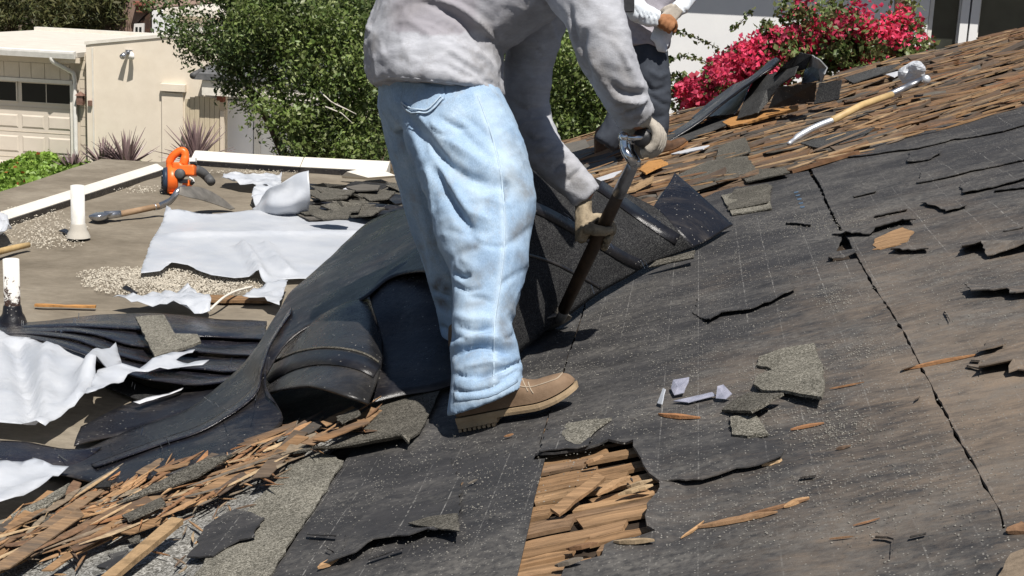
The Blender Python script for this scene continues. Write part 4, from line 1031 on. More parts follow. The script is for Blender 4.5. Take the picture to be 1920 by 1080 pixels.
for P, mt, lab in [([(1098, 268, .03), (1190, 228, .05), (1210, 240, .05), (1110, 288, .03)], 'greyboard', 'weathered grey board behind the lower hand'),
 ([(1000, 292, .03), (1040, 276, .04), (1098, 262, .04), (1110, 288, .03), (1040, 318, .02), (1010, 318, .02)], 'greyboard', 'weathered grey board between the sleeves'),
 ([(1060, 318, .03), (1150, 290, .04), (1160, 305, .03), (1080, 338, .02)], 'greyboard', 'grey shake under the second worker\'s boot'),
 ([(1188, 282, .03), (1250, 258, .05), (1340, 222, .06), (1380, 226, .05), (1330, 246, .04), (1260, 272, .03), (1205, 296, .02)], 'felt_grey', 'long dark grey felt piece below the torn heap'),
 ([(1342, 300, .03), (1348, 272, .04), (1398, 256, .05), (1408, 284, .04), (1376, 294, .03)], 'gran_dark', 'square greenish shingle lying among the shakes'),
 ([(1500, 270, .03), (1560, 252, .045), (1640, 236, .045), (1610, 258, .03), (1540, 278, .02)], 'felt_grey', 'dark felt scrap just below the long handled tool'),
 ([(1260, 330, .03), (1330, 300, .045), (1400, 292, .045), (1420, 318, .03), (1340, 338, .03), (1290, 345, .02)], 'gran_dark', 'brown grey shingle above the tip of the lifted sheet'),
 ([(1380, 322, .02), (1470, 312, .03), (1480, 322, .03), (1400, 340, .02)], 'gran_dark', 'curled shingle scrap at the lower edge of the shakes'),
 ([(1258, 286, .04), (1284, 278, .045), (1330, 271, .045), (1318, 279, .045), (1276, 287, .04)], 'paper', 'pale torn paper among the shakes beside the glove'),
 ([(1582, 146, .05), (1640, 130, .07), (1690, 120, .06), (1660, 136, .05), (1600, 156, .04)], 'felt_grey', 'dark felt flap behind the right end of the torn heap'),
 ([(1660, 140, .04), (1680, 134, .05), (1700, 130, .05), (1676, 144, .04)], 'paper', 'small white paper scrap left of the tool grip')]:
    slab('torn_felt' if 'felt' in lab else 'board_scrap' if 'board' in lab or 'shake' in lab else 'paper_scrap' if 'paper' in lab else 'shingle_scrap', P, .012 if mt == 'greyboard' else .006, MT[mt], lab, 'torn felt' if 'felt' in lab else 'board' if 'board' in lab or 'shake' in lab else 'scrap')
slab('wood_plank', [(1354, 230, .05), (1372, 220, .06), (1440, 206, .075), (1496, 197, .08), (1494, 205, .075), (1440, 218, .06), (1398, 230, .05), (1370, 237, .04)], .014, MT['bright_wood'], 'bright orange split plank lying below the torn felt heap', 'plank')
slab('wood_plank', [(1198, 316, .05), (1215, 300, .06), (1240, 296, .06), (1252, 304, .06), (1230, 313, .055), (1210, 324, .05)], .012, MT['bright_wood'], 'orange splintered plank end behind the top of the shovel', 'plank')
slab('wood_plank', [(1168, 362, .05), (1200, 340, .06), (1226, 328, .06), (1222, 338, .06), (1190, 356, .05)], .010, MT['lath'], 'pale pinkish shake lying just above the lifted sheet', 'plank')
slab('paper_scrap', [(1112, 336, .06), (1150, 322, .07), (1166, 318, .07), (1150, 332, .06), (1120, 342, .06)], .004, MT['paper'], 'bluish white scrap between the lower glove and the shovel', 'scrap')

# ---------------------------------------------------------------- white sheets on the flat roof
def white(name, outline, label, h=.02, cr=.03, csc=6, mat='paper', seed=0, lifts=(), grid=.028, cat='plastic sheet', creases=()):
    V, F = sheet(outline, h=h, th=.0015, grid=grid, rough=.006, step=.03, crumple=cr, csc=csc, seed=seed, lifts=lifts, creases=creases)
    return tag(obj(name, V, F, MT[mat], None, True, S(*outline[0])), label, cat)
white('white_sheet', [(312, 408), (322, 414), (370, 414), (470, 404), (560, 404), (640, 402), (700, 408), (735, 440), (690, 480), (600, 530), (560, 531), (538, 532), (500, 541), (480, 528), (440, 532), (396, 527), (374, 519), (352, 508), (322, 504), (300, 520), (264, 524), (270, 500), (282, 468), (296, 440)],
      'largest white plastic sheet lying flat across the far roof', .02, .016, 1.5, 'plastic', 3, creases=[([(330, 452), (500, 448), (690, 446)], .05, .02), ([(455, 475), (475, 500), (490, 530)], .03, .05), ([(500, 470), (520, 500), (540, 520)], .03, .03)], lifts=[([(318, 405), (330, 412)], .25, .06)])
V, F = loft([[(468, 392, .03), (500, 402, .02), (540, 405, .02), (583, 404, .02)], [(474, 384, .06), (508, 384, .09), (545, 380, .12), (582, 376, .13)], [(480, 376, .09), (516, 364, .15), (548, 352, .20), (580, 346, .23)], [(486, 368, .12), (524, 344, .22), (552, 330, .27), (577, 319, .31)]], 5, 5, .022, 7, .0015, S)
tag(obj('white_sheet', V, F, MT['plastic'], None, True, S(540, 405)), 'white plastic flap standing up like a sail on the far roof', 'plastic sheet')
white('white_sheet', [(414, 350), (424, 342), (468, 341), (510, 345), (528, 340), (525, 372), (490, 362), (450, 358)], 'crumpled white plastic beside the shovel blade', .02, .055, 6.5, 'plastic', 5, grid=.022)
white('white_sheet', [(470, 382), (480, 366), (514, 352), (530, 372), (520, 392), (482, 398)], 'loose white fold at the left foot of the standing flap', .02, .05, 5.5, 'plastic', 6, grid=.022)
white('white_sheet', [(212, 582), (250, 576), (300, 570), (330, 562), (352, 558), (372, 566), (385, 578), (396, 588), (394, 600), (350, 600), (300, 592), (258, 588)], 'thin white plastic sheet behind the rippled membrane', .03, .05, 8, 'plastic', 8)
white('white_sheet', [(454, 576), (476, 562), (505, 550), (540, 545), (534, 560), (524, 590), (505, 588), (496, 580)], 'small white plastic sheet under the dragged felt', .03, .03, 9, 'plastic', 9)
white('white_sheet', [(-60, 640), (0, 648), (20, 658), (60, 664), (100, 682), (150, 690), (205, 694), (218, 708), (228, 726), (236, 742), (205, 748), (182, 752), (180, 770), (160, 790), (130, 805), (86, 835), (40, 828), (0, 824), (-60, 816)],
      'big crumpled white sheet at the left edge in front of the rippled membrane', .05, .034, 1.7, 'plastic', 12, creases=[([(30, 670), (45, 740), (66, 820)], .03, -.05), ([(180, 720), (150, 790)], .03, .05), ([(90, 690), (85, 760), (75, 830)], .03, .03)], lifts=[([(182, 752), (218, 708)], .15, .08)])
white('white_sheet', [(162, 800), (186, 750), (228, 744), (262, 746), (300, 732), (356, 712), (366, 716), (330, 736), (392, 736), (380, 744), (300, 752), (255, 752), (215, 775), (180, 800)], 'torn white sheet strip between the big white sheet and the dragged felt', .10, .03, 6, 'plastic', 14)
white('white_sheet', [(250, 784), (300, 770), (345, 754), (340, 760), (300, 776), (262, 788)], 'narrow white sliver on the edge of the dragged felt', .055, .006, 6, 'paper', 15)
white('white_sheet', [(-60, 905), (0, 900), (66, 895), (100, 905), (130, 908), (100, 930), (60, 952), (30, 970), (0, 978), (-60, 990)], 'white sheet in the lower left corner above the splinter heap', .04, .03, 5, 'plastic', 16)
white('white_sheet', [(612, 378), (640, 368), (672, 366), (666, 376), (640, 384)], 'small white scrap among the far shingle rubble', .05, .02, 9, 'paper', 17, cat='scrap')
white('white_bag', [(-60, 425), (0, 428), (12, 440), (24, 456), (10, 466), (-60, 470)], 'crumpled white bag at the left edge by the roof border', .02, .10, 7, 'plastic', 18, cat='bag')
# rubble of torn shingles by the far edge
for i in range(46):
    px = rnd.uniform(582, 792); py = rnd.uniform(347, 404)
    if py > 404 - max(0, (px - 690)) * .25: continue
    w = rnd.uniform(22, 55); hh = rnd.uniform(5, 12); h = rnd.uniform(.01, .09); sk = rnd.uniform(-12, 12)
    P = [(px - w, py - hh * .2 + rnd.uniform(-3, 3), h + rnd.uniform(-.01, .02)), (px - w * .3 + sk, py - hh, h + rnd.uniform(0, .05)), (px + w, py - hh * .5, h + rnd.uniform(-.01, .04)), (px + w * .6 + sk, py + hh * .7, h + rnd.uniform(-.02, .03)), (px - w * .4, py + hh, h)]
    slab('torn_shingle', P, .008, MT[rnd.choice(['gran_dark', 'gran_dark', 'membrane', 'greyboard', 'gran_dark', 'flapgrey'])], 'torn grey brown shingle in the rubble along the far roof edge', 'shingle', group='torn shingles heaped at the far edge')
# pieces on the ribbed sheet and the flat roof
slab('shingle_piece', [(254, 594, 0.120), (268, 592, 0.125), (308, 590, 0.130), (320, 612, 0.130), (330, 628, 0.125), (348, 640, 0.125), (370, 626, 0.130), (377, 640, 0.125), (350, 650, 0.120), (290, 668, 0.120), (276, 640, 0.120)], .010, MT['gran'], 'tan granulated shingle piece lying on the rippled membrane', 'shingle')
stick('wood_strip', (64, 572), (181, 575), .024, .010, None, 'thin orange wood strip on the flat roof left of the white sheet', 'wood strip', me=mesh_of('strip_mesh', *plank_variant(5, .02), MT['bright_wood']), h0=.006, h1=.006)
stick('wood_plank', (374, 560), (512, 562), .11, .014, None, 'flat brown plank half under the white sheet', 'plank', me=mesh_of('brown_plank_mesh', *plank_variant(9, .03), MT['plank']), h0=.008, h1=.008)
rope = [S(394, 581, .02), S(405, 570, .04), S(422, 556, .05), (S(445, 545, .04)), S(472, 538, .03)]
tag(MB().tube(catmull(rope, 5), .006, 8).obj('cord', MT['cream_trim'], None, True, S(430, 560)), 'cream coloured cord arching over the brown plank', 'cord')
for P, lab in [([(228, 540, .01), (236, 534, .03), (258, 548, .02), (252, 552, .01)], 'curled black scrap in the pale gravel'), ([(110, 432, .01), (122, 428, .02), (134, 434, .02), (128, 440, .01)], 'black scrap at the foot of the white pipe'),
               ([(387, 402, .02), (396, 398, .03), (402, 406, .01), (390, 408, .01)], 'small black scrap between shovel and white sheet')]:
    slab('felt_scrap', P, .006, MT['membrane'], lab, 'scrap')
# ---------------------------------------------------------------- vent pipes
def pipe(px, py, top, r, mat, label, collar=None):
    b = S(px, py); sc = FPX / ((b - CAM) @ FW); H = (py - top) / sc * 1.02
    t = thing('vent_pipe', b, label, 'pipe')
    n = 20; m = MB(); V = []
    prof = [(r, 0), (r, H), (r * .82, H), (r * .82, H - .12)]
    for rr, z in prof:
        for k in range(n): V.append(b + [rr * math.cos(2 * math.pi * k / n), rr * math.sin(2 * math.pi * k / n), z])
    m.add(V, [(i * n + k, i * n + (k + 1) % n, (i + 1) * n + (k + 1) % n, (i + 1) * n + k) for i in range(3) for k in range(n)])
    m.add([v for v in V[-n:]], [tuple(range(n))])
    m.obj('pipe_body', mat, t, True)
    if collar:
        V = []
        for rr, z in [(r * 1.75, .004), (r * 1.5, .03), (r * 1.25, .045), (r * 1.12, .075), (r * 1.01, .082)]:
            for k in range(n): V.append(b + [rr * math.cos(2 * math.pi * k / n) * (1 + .05 * nz(k, z * 40)), rr * math.sin(2 * math.pi * k / n), z])
        MB().add(V, [(i * n + k, i * n + (k + 1) % n, (i + 1) * n + (k + 1) % n, (i + 1) * n + k) for i in range(4) for k in range(n)]).obj('collar', collar, t, True)
    return t
pipe(147, 446, 349, .038, MT['pvc'], 'clean white plastic vent pipe standing near the roof border', MT['concrete'])
pipe(24, 606, 486, .034, MT['peel'], 'vent pipe with peeling white paint over black rust at the left edge', MT['membrane'])
slab('felt_scrap', [(-50, 612, .012), (-10, 590, .03), (18, 596, .02), (14, 610, .012), (-10, 622, .012)], .01, MT['membrane'], 'black slab painted in as the pipe shadow at the foot of the peeling pipe', 'scrap')  # cast shadow of the pipe, put in as a black slab
ht = thing('wooden_handle', S(20, 468), 'worn orange wooden tool handle reaching in from the left edge', 'tool handle')
MB().tube([S(-60, 490, .05), S(-10, 474, .035), S(30, 464, .026), S(54, 459, .026)], [.018, .018, .017, .015], 12).obj('shaft', MT['ash'], ht, True)
# ------------------------------------------------------------------ people
def remesh(mb, vox, sm=4, fac=.5):
    o = mb.obj('tmp', None)
    md = o.modifiers.new('r', 'REMESH'); md.mode = 'VOXEL'; md.voxel_size = vox
    s = o.modifiers.new('s', 'SMOOTH'); s.iterations = sm; s.factor = fac
    dg = bpy.context.evaluated_depsgraph_get(); dg.update()
    me = bpy.data.meshes.new_from_object(o.evaluated_get(dg))
    V = np.zeros(len(me.vertices) * 3); me.vertices.foreach_get('co', V); V = V.reshape(-1, 3)
    N = np.zeros(len(me.vertices) * 3); me.vertices.foreach_get('normal', N); N = N.reshape(-1, 3)
    F = [list(p.vertices) for p in me.polygons]
    od = o.data; bpy.data.objects.remove(o); bpy.data.meshes.remove(od); bpy.data.meshes.remove(me)
    return V, F, N
CRISP = .72
def folds(V, N, F_, amp_noise=.004, sc=(9, 9, 9), fine=.0015, fsc=34, front=True, rid=(), gain=1.0):
    "F_: (polyline in px, width px, amplitude m); grooves are negative"
    d = np.zeros(len(V))
    px, py, _ = proj(V); P = np.stack([px, py], 1)
    facing = ((V - CAM) * N).sum(1) < 0
    for L, w, a in F_:
        L = np.array(catmull(np.array(L, float), 5)); best = np.full(len(V), 1e9); tt = np.zeros(len(V))
        for k in range(len(L) - 1):
            ab = L[k + 1] - L[k]; t = np.clip(((P - L[k]) @ ab) / (ab @ ab + 1e-9), 0, 1)
            q = np.linalg.norm(P - L[k] - t[:, None] * ab, axis=1); b = q < best; best = np.where(b, q, best); tt = np.where(b, (k + t) / (len(L) - 1), tt)
        taper = np.minimum(1, 3.5 * np.minimum(tt, 1 - tt) + .12)
        d += np.where(facing | (not front), gain * a * np.exp(-(best / (w * CRISP)) ** 2) * taper, 0)
    for i, v in enumerate(V):
        w = nz(v[0] * 3, v[1] * 3, v[2] * 3 + 9) * .5
        d[i] += amp_noise * (nz(v[0] * sc[0] + w, v[1] * sc[1], v[2] * sc[2] + w)) + fine * (1 - 2 * abs(nz(v[0] * fsc * .6, v[1] * fsc * .6, v[2] * fsc + w * 6)))
        for a, M3 in rid:
            q = M3 @ v; n_ = nz(q[0] + w * .8, q[1], q[2] + w); d[i] += a * (max(0, 1 - abs(n_) * 3.2) ** 2) * (.4 + 1.2 * max(0, nz(v[0] * 5 + 3, v[1] * 5, v[2] * 5)))
    return V + N * d[:, None]
def stretch(ang, s_along, s_across):
    "noise frame whose creases run at an angle to the horizontal (in the x-z plane)"
    c, s = math.cos(ang), math.sin(ang)
    return np.array([[c * s_along, 0, s * s_along], [0, s_across * .6, 0], [-s * s_across, 0, c * s_across]])
def grip_hand(c, a, b, wrist, r, gl=1.25, spread=.0225, flip=1, vox=.0042):
    "gloved hand with its palm on the b side of a shaft along a, fingers curled round it"
    a = unit(a); b = unit(np.asarray(b) - (np.asarray(b) @ a) * a); cd = np.cross(a, b) * flip
    m = MB()
    def at(o, ang, rr): an = math.radians(ang); return c + a * o + (b * math.cos(an) + cd * math.sin(an)) * rr
    fl = [.92, 1.05, 1.0, .82]
    for i in range(4):
        o = (1.5 - i) * spread * gl; R = r + .010 * gl
        pts = [at(o * .75, -38, R + .012), at(o, 5, R + .010), at(o, 5 + 58 * fl[i], R + .004), at(o, 5 + 120 * fl[i], R), at(o, 5 + 178 * fl[i], R)]
        m.tube(catmull(pts, 3), list(np.linspace(.0115, .0088, 13) * gl), 10)
        m.tube([at(o * .75, -38, R + .012), at(o * .5, -62, R + .020), wrist], [.0125 * gl, .0145 * gl, .024], 10)
    m.tube([at(.030 * gl, -55, r + .020 * gl), at(.046 * gl, -95, r + .016 * gl), at(.052 * gl, -135, r + .012 * gl), at(.054 * gl, -172, r + .010 * gl)], [.016 * gl, .0135 * gl, .0115 * gl, .009 * gl], 10)
    m.tube([at(.030 * gl, -55, r + .020 * gl), at(.005, -50, r + .03), wrist], [.016 * gl, .022 * gl, .026], 10)
    m.ball(wrist, .0275)
    V, F, N = remesh(m, vox, 2)
    V = folds(V, N, [], .0012, (60, 60, 60), .0008, 110)
    return V, F

# ---- the shovel both hands hold
top = D(1206, 268, 4.27); bot = S(1050, 592, .05); ax = unit(bot - top)
sh = thing('held_shovel', bot, 'old shovel with dark shaft and steel D grip levered under the lifted sheet', 'shovel')
def al(t): return top + (bot - top) * t
MB().tube([al(.085), al(.13), al(.20), al(.265)], [.015, .0185, .0205, .021], 14).obj('socket', MT['steel'], sh, True)
MB().tube([al(.262), al(.40), al(.6), al(.8), al(.97)], [.0185, .021, .0215, .021, .020], 14).obj('shaft', MT['dark_handle'], sh, True)
gb = unit(FW + RT * .25)                                       # the grip bar points away from the camera
gc = D(1209, 262, 4.27); gA = gc - gb * .055; gB = gc + gb * .06
MB().tube([gA - gb * .008, gA, gc, gB, gB + gb * .008], [.022, .027, .026, .027, .022], 18).obj('grip', MT['black'], sh, True)
for e in (gA, gB):
    MB().tube(catmull([e - RT * .052 - UP * .004, e - RT * .050 - UP * .030, e - RT * .032 - UP * .062, al(.10)], 5), [.012] * 6 + [.013] * 5 + [.014] * 5, 12).ball(e - RT * .052 + UP * .002, .0165).obj('yoke', MT['chrome'], sh, True)
    MB().tube([e - RT * .052, e + RT * .005], [.010, .010], 12).obj('rivet', MT['chrome'], sh, True)
s1 = unit(np.cross(ax, FW)); bl = MB()
bladeP = [bot - ax * .05, bot + ax * .06]
bd = unit(ax * .5 + np.array([-.75, .1, -.30])); sd = unit(np.cross(bd, UP)); nn = np.cross(sd, bd)
b0 = bot - ax * .02
R_ = [[b0 + bd * u - sd * wv * s + nn * (.016 * (1 - s * s) - .01) for s in (-1, -.5, 0, .5, 1)] for u, wv in ((0, .04), (.03, .085), (.16, .088), (.24, .088))]
V, F = loft(R_, 3, 3, 0, 1, .004); obj('blade', V, F, MT['dark_steel'], sh, True)
MB().tube([al(.95), bot, b0 + bd * .07], [.021, .022, .008], 12).obj('blade_socket', MT['dark_steel'], sh, True)

# ---- worker bending over it
w1 = thing('person', S(930, 770), 'bending man in faded blue jeans, dusty grey shirt and tan boots levering felt', 'person')
tF = .50; hF = al(tF); hpx, hpy, hd = proj(hF)                # lower hand
NEAR = [(842, 178, 4.37, 92, .145), (850, 205, 4.34, 97, .145), (860, 240, 4.30, 104, .145), (884, 300, 4.25, 103, .13), (900, 350, 4.21, 101, .125), (908, 400, 4.18, 98, .12), (909, 450, 4.15, 87, .115),
        (916, 500, 4.12, 74, .11), (910, 560, 4.09, 61, .10), (903, 605, 4.06, 54, .092), (908, 650, 4.04, 63, .095), (912, 690, 4.02, 66, .10, .1, 1), (910, 716, 4.01, 68, .115, .25, 1), (910, 740, 4.01, 76, .12, .36, .95), (911, 752, 4.01, 80, .12, .38, .95)]
FAR = [(800, 150, 4.50, 88, .15), (790, 200, 4.52, 82, .15), (800, 255, 4.55, 78, .14), (818, 320, 4.59, 77, .13), (836, 400, 4.64, 72, .12), (854, 470, 4.69, 66, .11), (872, 540, 4.74, 62, .10), (884, 600, 4.78, 60, .10), (894, 640, 4.81, 60, .10), (898, 672, 4.83, 58, .11), (902, 690, 4.84, 60, .12)]
TORSO = [(824, 170, 4.40, 122, .24, .10, -1), (820, 155, 4.40, 125, .245, .08, -1), (816, 120, 4.41, 128, .235, 0, -1), (815, 80, 4.42, 129, .215, .12, -1), (830, 36, 4.42, 128, .20, .55, -1), (880, -8, 4.41, 124, .19, .85, -.7), (950, -48, 4.40, 118, .19, 1, -.55), (1020, -84, 4.39, 104, .20, 1, -.5), (1075, -112, 4.38, 78, .16, 1, -.4), (1110, -128, 4.37, 48, .08, 1, -.35)]
NARM = [(1060, -70, 4.24, 66, .09), (1090, -35, 4.17, 68, .085), (1108, 10, 4.12, 60, .08), (1122, 60, 4.10, 54, .075), (1138, 105, 4.10, 52, .072), (1158, 150, 4.13, 46, .066), (1178, 192, 4.17, 40, .058), (1194, 222, 4.20, 36, .05)]
FARM = [(1050, -60, 4.56, 60, .09), (1020, 0, 4.60, 56, .085), (1000, 70, 4.63, 50, .08), (990, 130, 4.66, 46, .07), (988, 190, 4.68, 42, .062), (998, 240, 4.68, 40, .058), (1024, 290, hd + .02, 36, .054), (1058, 326, hd, 33, .048), (1090, 354, hd - .005, 29, .042), (1099, 366, hd, 28, .040)]
def slim(rows, f, n0=0, n1=None): return [(r[0], r[1], r[2], r[3] * f, r[4] * f) + tuple(r[5:]) for r in rows[n0:n1]]
# body: one continuous mesh under the clothes, with neck and head
m = MB()
m.etube(slim(NEAR, .72)); m.etube(slim(FAR, .72)); m.etube(slim(TORSO, .86)); m.etube(slim(NARM, .66)); m.etube(slim(FARM, .66))
nk = D(1120, -130, 4.37); hc = D(1190, -118, 4.36)
m.tube([D(1070, -108, 4.38), nk, hc], [.075, .062, .06], 14)
m.ball(hc, (.098, .078, .088), 18, 12); m.ball(hc + RT * .035 - UP * .045, (.062, .056, .055), 14, 9)
m.tube([hc + RT * .075 - UP * .035, hc + RT * .115 - UP * .055], [.016, .012], 8)          # nose
m.ball(hc + RT * .07 - UP * .09, (.03, .034, .022)); m.ball(hc + RT * .078 - UP * .005, (.022, .05, .016))
for s in (-1, 1): m.ball(hc - RT * .005 - UP * .02 + np.array([0, s * .08, 0]), (.022, .012, .032))
m.tube([D(1186, 215, 4.20), D(1204, 240, 4.24)], [.028, .024], 10); m.tube([D(1084, 350, hd), D(1106, 376, hd)], [.026, .022], 10)
V, F, N = remesh(m, .013, 3); obj('body', V, F, MT['skin'], w1, True)
m = MB().ball(hc - RT * .018 + UP * .012, (.102, .084, .09), 18, 12); m.ball(hc + RT * .07 + UP * .012, (.07, .072, .016), 14, 7)
V, F, N = remesh(m, .009, 2); obj('cap', V, F, MT['hair'], w1, True)
for s in (-1, 1):
    MB().ball(hc + RT * .082 - UP * .022 + np.array([0, s * .03, 0]), (.010, .012, .009)).obj('eye', MT['black'], w1, True)
# jeans
m = MB(); m.etube(NEAR, 22); m.etube(FAR, 20); m.etube([(822, 118, 4.42, 105, .15), (822, 150, 4.42, 112, .165), (826, 190, 4.42, 112, .17), (835, 225, 4.42, 98, .16)], 22)
V, F, N = remesh(m, .0075, 4)
JF = [([(762, 214), (790, 250), (820, 290), (862, 325), (905, 340), (950, 352)], 15, -.020), ([(770, 200), (800, 228), (850, 268), (920, 320)], 12, .010),
      ([(800, 290), (822, 330), (846, 378), (878, 424), (905, 428)], 13, -.017), ([(815, 300), (850, 350), (880, 395), (930, 415)], 11, .010), ([(836, 222), (870, 250), (920, 300)], 9, -.007), ([(860, 210), (905, 246), (950, 300)], 9, -.006),
      ([(945, 340), (952, 358), (948, 378)], 8, -.012), ([(955, 300), (985, 340), (1002, 380)], 12, .006), ([(850, 505), (866, 520), (884, 514)], 7, -.014), ([(848, 490), (872, 470), (905, 468)], 10, -.006),
      ([(872, 556), (905, 560), (925, 570)], 8, -.008), ([(850, 585), (885, 600), (930, 596)], 10, .006), ([(848, 672), (872, 656), (902, 650), (932, 655), (956, 668)], 9, -.020), ([(846, 655), (880, 632), (930, 634), (965, 650)], 10, .012),
      ([(888, 712), (915, 700), (950, 690), (984, 676)], 7, -.020), ([(870, 690), (910, 680), (960, 672)], 9, .012), ([(848, 728), (876, 738), (920, 730), (962, 704)], 6, -.011), ([(880, 640), (900, 620), (940, 610)], 8, -.006),
      ([(930, 470), (965, 450), (1000, 420)], 8, -.005), ([(930, 540), (960, 520), (990, 500)], 8, -.005), ([(780, 330), (795, 400), (815, 470)], 12, .006), ([(815, 560), (830, 575), (848, 590)], 9, -.010), ([(822, 610), (840, 620), (852, 640)], 8, -.010),
      ([(835, 430), (880, 440), (930, 430)], 9, -.005), ([(860, 380), (910, 370), (960, 390)], 10, .004),
      ([(795, 216), (815, 245), (850, 262)], 6, -.008), ([(820, 216), (850, 236), (880, 240)], 6, -.007), ([(770, 228), (786, 262), (800, 300)], 7, -.007), ([(850, 330), (890, 350), (938, 352)], 6, -.007), ([(870, 430), (905, 460), (950, 462)], 6, -.005), ([(850, 530), (875, 545), (905, 540)], 6, -.009),
      ([(860, 612), (890, 622), (925, 615)], 6, -.008), ([(935, 640), (958, 632), (970, 622)], 5, -.009), ([(852, 700), (876, 706), (896, 700)], 5, -.010), ([(930, 712), (955, 704), (975, 692)], 5, -.009), ([(845, 640), (860, 632), (880, 640)], 5, -.008), ([(905, 660), (935, 676), (965, 672)], 5, -.008), ([(720, 260), (735, 320), (752, 380)], 8, -.006), ([(770, 400), (786, 440), (802, 500)], 7, -.006), ([(812, 540), (826, 552), (846, 556)], 6, -.010)]
V = folds(V, N, JF, .004, (6, 6, 3), .0010, 30, gain=1.12, rid=((.006, stretch(-.85, 2, 11)), (.003, stretch(.5, 3, 20)), (.0022, stretch(-1.1, 3, 30))))
jeans = obj('jeans', V, F, MT['denim'], w1, True)
def paint(o, name, spots, fn=None):
    "dirt and fading with shapes of their own, stored on the mesh"
    W = np.array([v.co for v in o.data.vertices]) + wloc(o.parent); px, py, _ = proj(W); P = np.stack([px, py], 1); val = np.zeros(len(W))
    for L, r, a in spots:
        L = np.array(L, float); best = np.full(len(W), 1e9)
        if len(L) == 1: best = np.linalg.norm(P - L[0], axis=1)
        for k in range(len(L) - 1):
            ab = L[k + 1] - L[k]; t_ = np.clip(((P - L[k]) @ ab) / (ab @ ab), 0, 1); best = np.minimum(best, np.linalg.norm(P - L[k] - t_[:, None] * ab, axis=1))
        val = np.maximum(val, a * np.exp(-(best / r) ** 2))
    if fn is not None: val = np.maximum(val, fn(px, py, W))
    at_ = o.data.attributes.new(name, 'FLOAT', 'POINT'); at_.data.foreach_set('value', np.clip(val, 0, 1).astype(np.float32))
paint(jeans, 'stain', [([(818, 535), (824, 528)], 8, 1), ([(836, 540)], 8, 1), ([(828, 568)], 10, .9), ([(868, 470), (890, 462)], 12, .6), ([(958, 330), (985, 360)], 16, .65), ([(965, 440), (992, 410)], 14, .7), ([(975, 480), (990, 500)], 10, .45),
    ([(940, 605), (952, 640)], 12, .7), ([(880, 570), (905, 566)], 9, .5), ([(950, 350), (946, 372)], 6, .7), ([(915, 690), (925, 720)], 16, .4), ([(800, 205), (826, 194)], 5, .5), ([(960, 270), (985, 310)], 14, .4), ([(890, 520), (920, 500)], 12, .35), ([(955, 560), (970, 590)], 10, .5), ([(860, 735), (900, 748)], 12, .5)])
paint(jeans, 'fade', [([(800, 250), (850, 300), (900, 380)], 14, .5), ([(845, 420), (880, 520), (880, 620)], 22, .5), ([(915, 200), (945, 290), (960, 360)], 20, .5), ([(895, 178), (936, 310), (946, 450), (928, 600), (926, 735)], 6, .7), ([(860, 690), (950, 690)], 14, .5), ([(852, 756), (920, 748), (970, 716)], 4, .8)])
bj = BVHTree.FromPolygons([tuple(v) for v in V], F)
patch(bj, [(757, 150), (835, 165), (834, 186), (804, 214), (770, 212), (752, 196)], .004, 'back_pocket', MT['denim'], jeans)
MT['seam'] = M('denim_seam', (.34, .45, .57), (.46, .56, .66), 120, .9)
for ln in ([(895, 178), (918, 240), (936, 310), (945, 380), (946, 450), (938, 530), (928, 600), (926, 660), (926, 735)],): strip(bj, ln, 3.4, .0013, 'outseam', MT['seam'], jeans)
for ln in ([(757, 196), (772, 210), (804, 212), (832, 186)], [(755, 190), (774, 205), (802, 207), (828, 182)]): strip(bj, ln, 2.5, .0085, 'pocket_stitch', MT['seam'], jeans, .001)
strip(bj, [(852, 744), (880, 742), (915, 736), (945, 722), (966, 708)], 16, .0025, 'hem', MT['denim'], jeans, .004)
# shirt
m = MB(); m.etube(TORSO[:-1], 26); m.etube(NARM, 20); m.etube(FARM, 20)
V, F, N = remesh(m, .0075, 4)
SF = [([(790, 2), (840, 22), (880, 52), (910, 92), (926, 130)], 9, -.014), ([(800, -6), (860, 14), (905, 50), (930, 95)], 10, .012), ([(836, 100), (870, 122), (905, 146)], 8, -.007), ([(830, 120), (860, 135), (900, 152), (925, 160)], 7, -.006), ([(850, 80), (890, 100), (925, 125)], 8, .007),
      ([(700, 60), (730, 30), (770, 8), (830, 6)], 10, -.006), ([(905, 60), (928, 90), (940, 135), (942, 170)], 8, -.008),
      ([(1100, 52), (1092, 90), (1100, 130), (1112, 160)], 9, -.013), ([(1070, 10), (1074, 50), (1086, 90)], 7, -.010), ([(1120, 50), (1150, 80), (1170, 120), (1180, 160)], 10, -.006), ([(1135, 60), (1165, 100), (1190, 150)], 8, .007),
      ([(1146, 152), (1164, 170), (1190, 176), (1206, 172)], 8, -.014), ([(1150, 175), (1175, 188), (1205, 186)], 8, .010), ([(1168, 212), (1186, 206), (1212, 196)], 6, -.012), ([(1170, 198), (1192, 196), (1214, 184)], 6, .008), ([(1112, 110), (1128, 145), (1150, 178)], 9, .007),
      ([(985, 250), (1000, 262), (1020, 258)], 6, -.010), ([(1000, 290), (1022, 285), (1045, 268)], 6, -.008), ([(1036, 322), (1050, 308), (1066, 296)], 6, -.010), ([(1062, 345), (1074, 330), (1090, 318)], 5, -.010), ([(960, 190), (985, 205), (1020, 200)], 8, -.008), ([(968, 240), (990, 230), (1030, 230)], 8, .006),
      ([(720, 100), (780, 95), (850, 85)], 14, .004), ([(880, 140), (910, 160), (938, 176)], 6, .006), ([(760, 130), (800, 122), (850, 130)], 10, -.003)]
V = folds(V, N, SF, .006, (8, 8, 8), .0016, 30, gain=1.35, rid=((.010, stretch(-.7, 3.2, 12)), (.006, stretch(-.3, 5, 20)), (.004, stretch(.9, 7, 30))))
shirt = obj('shirt', V, F, MT['shirt'], w1, True)
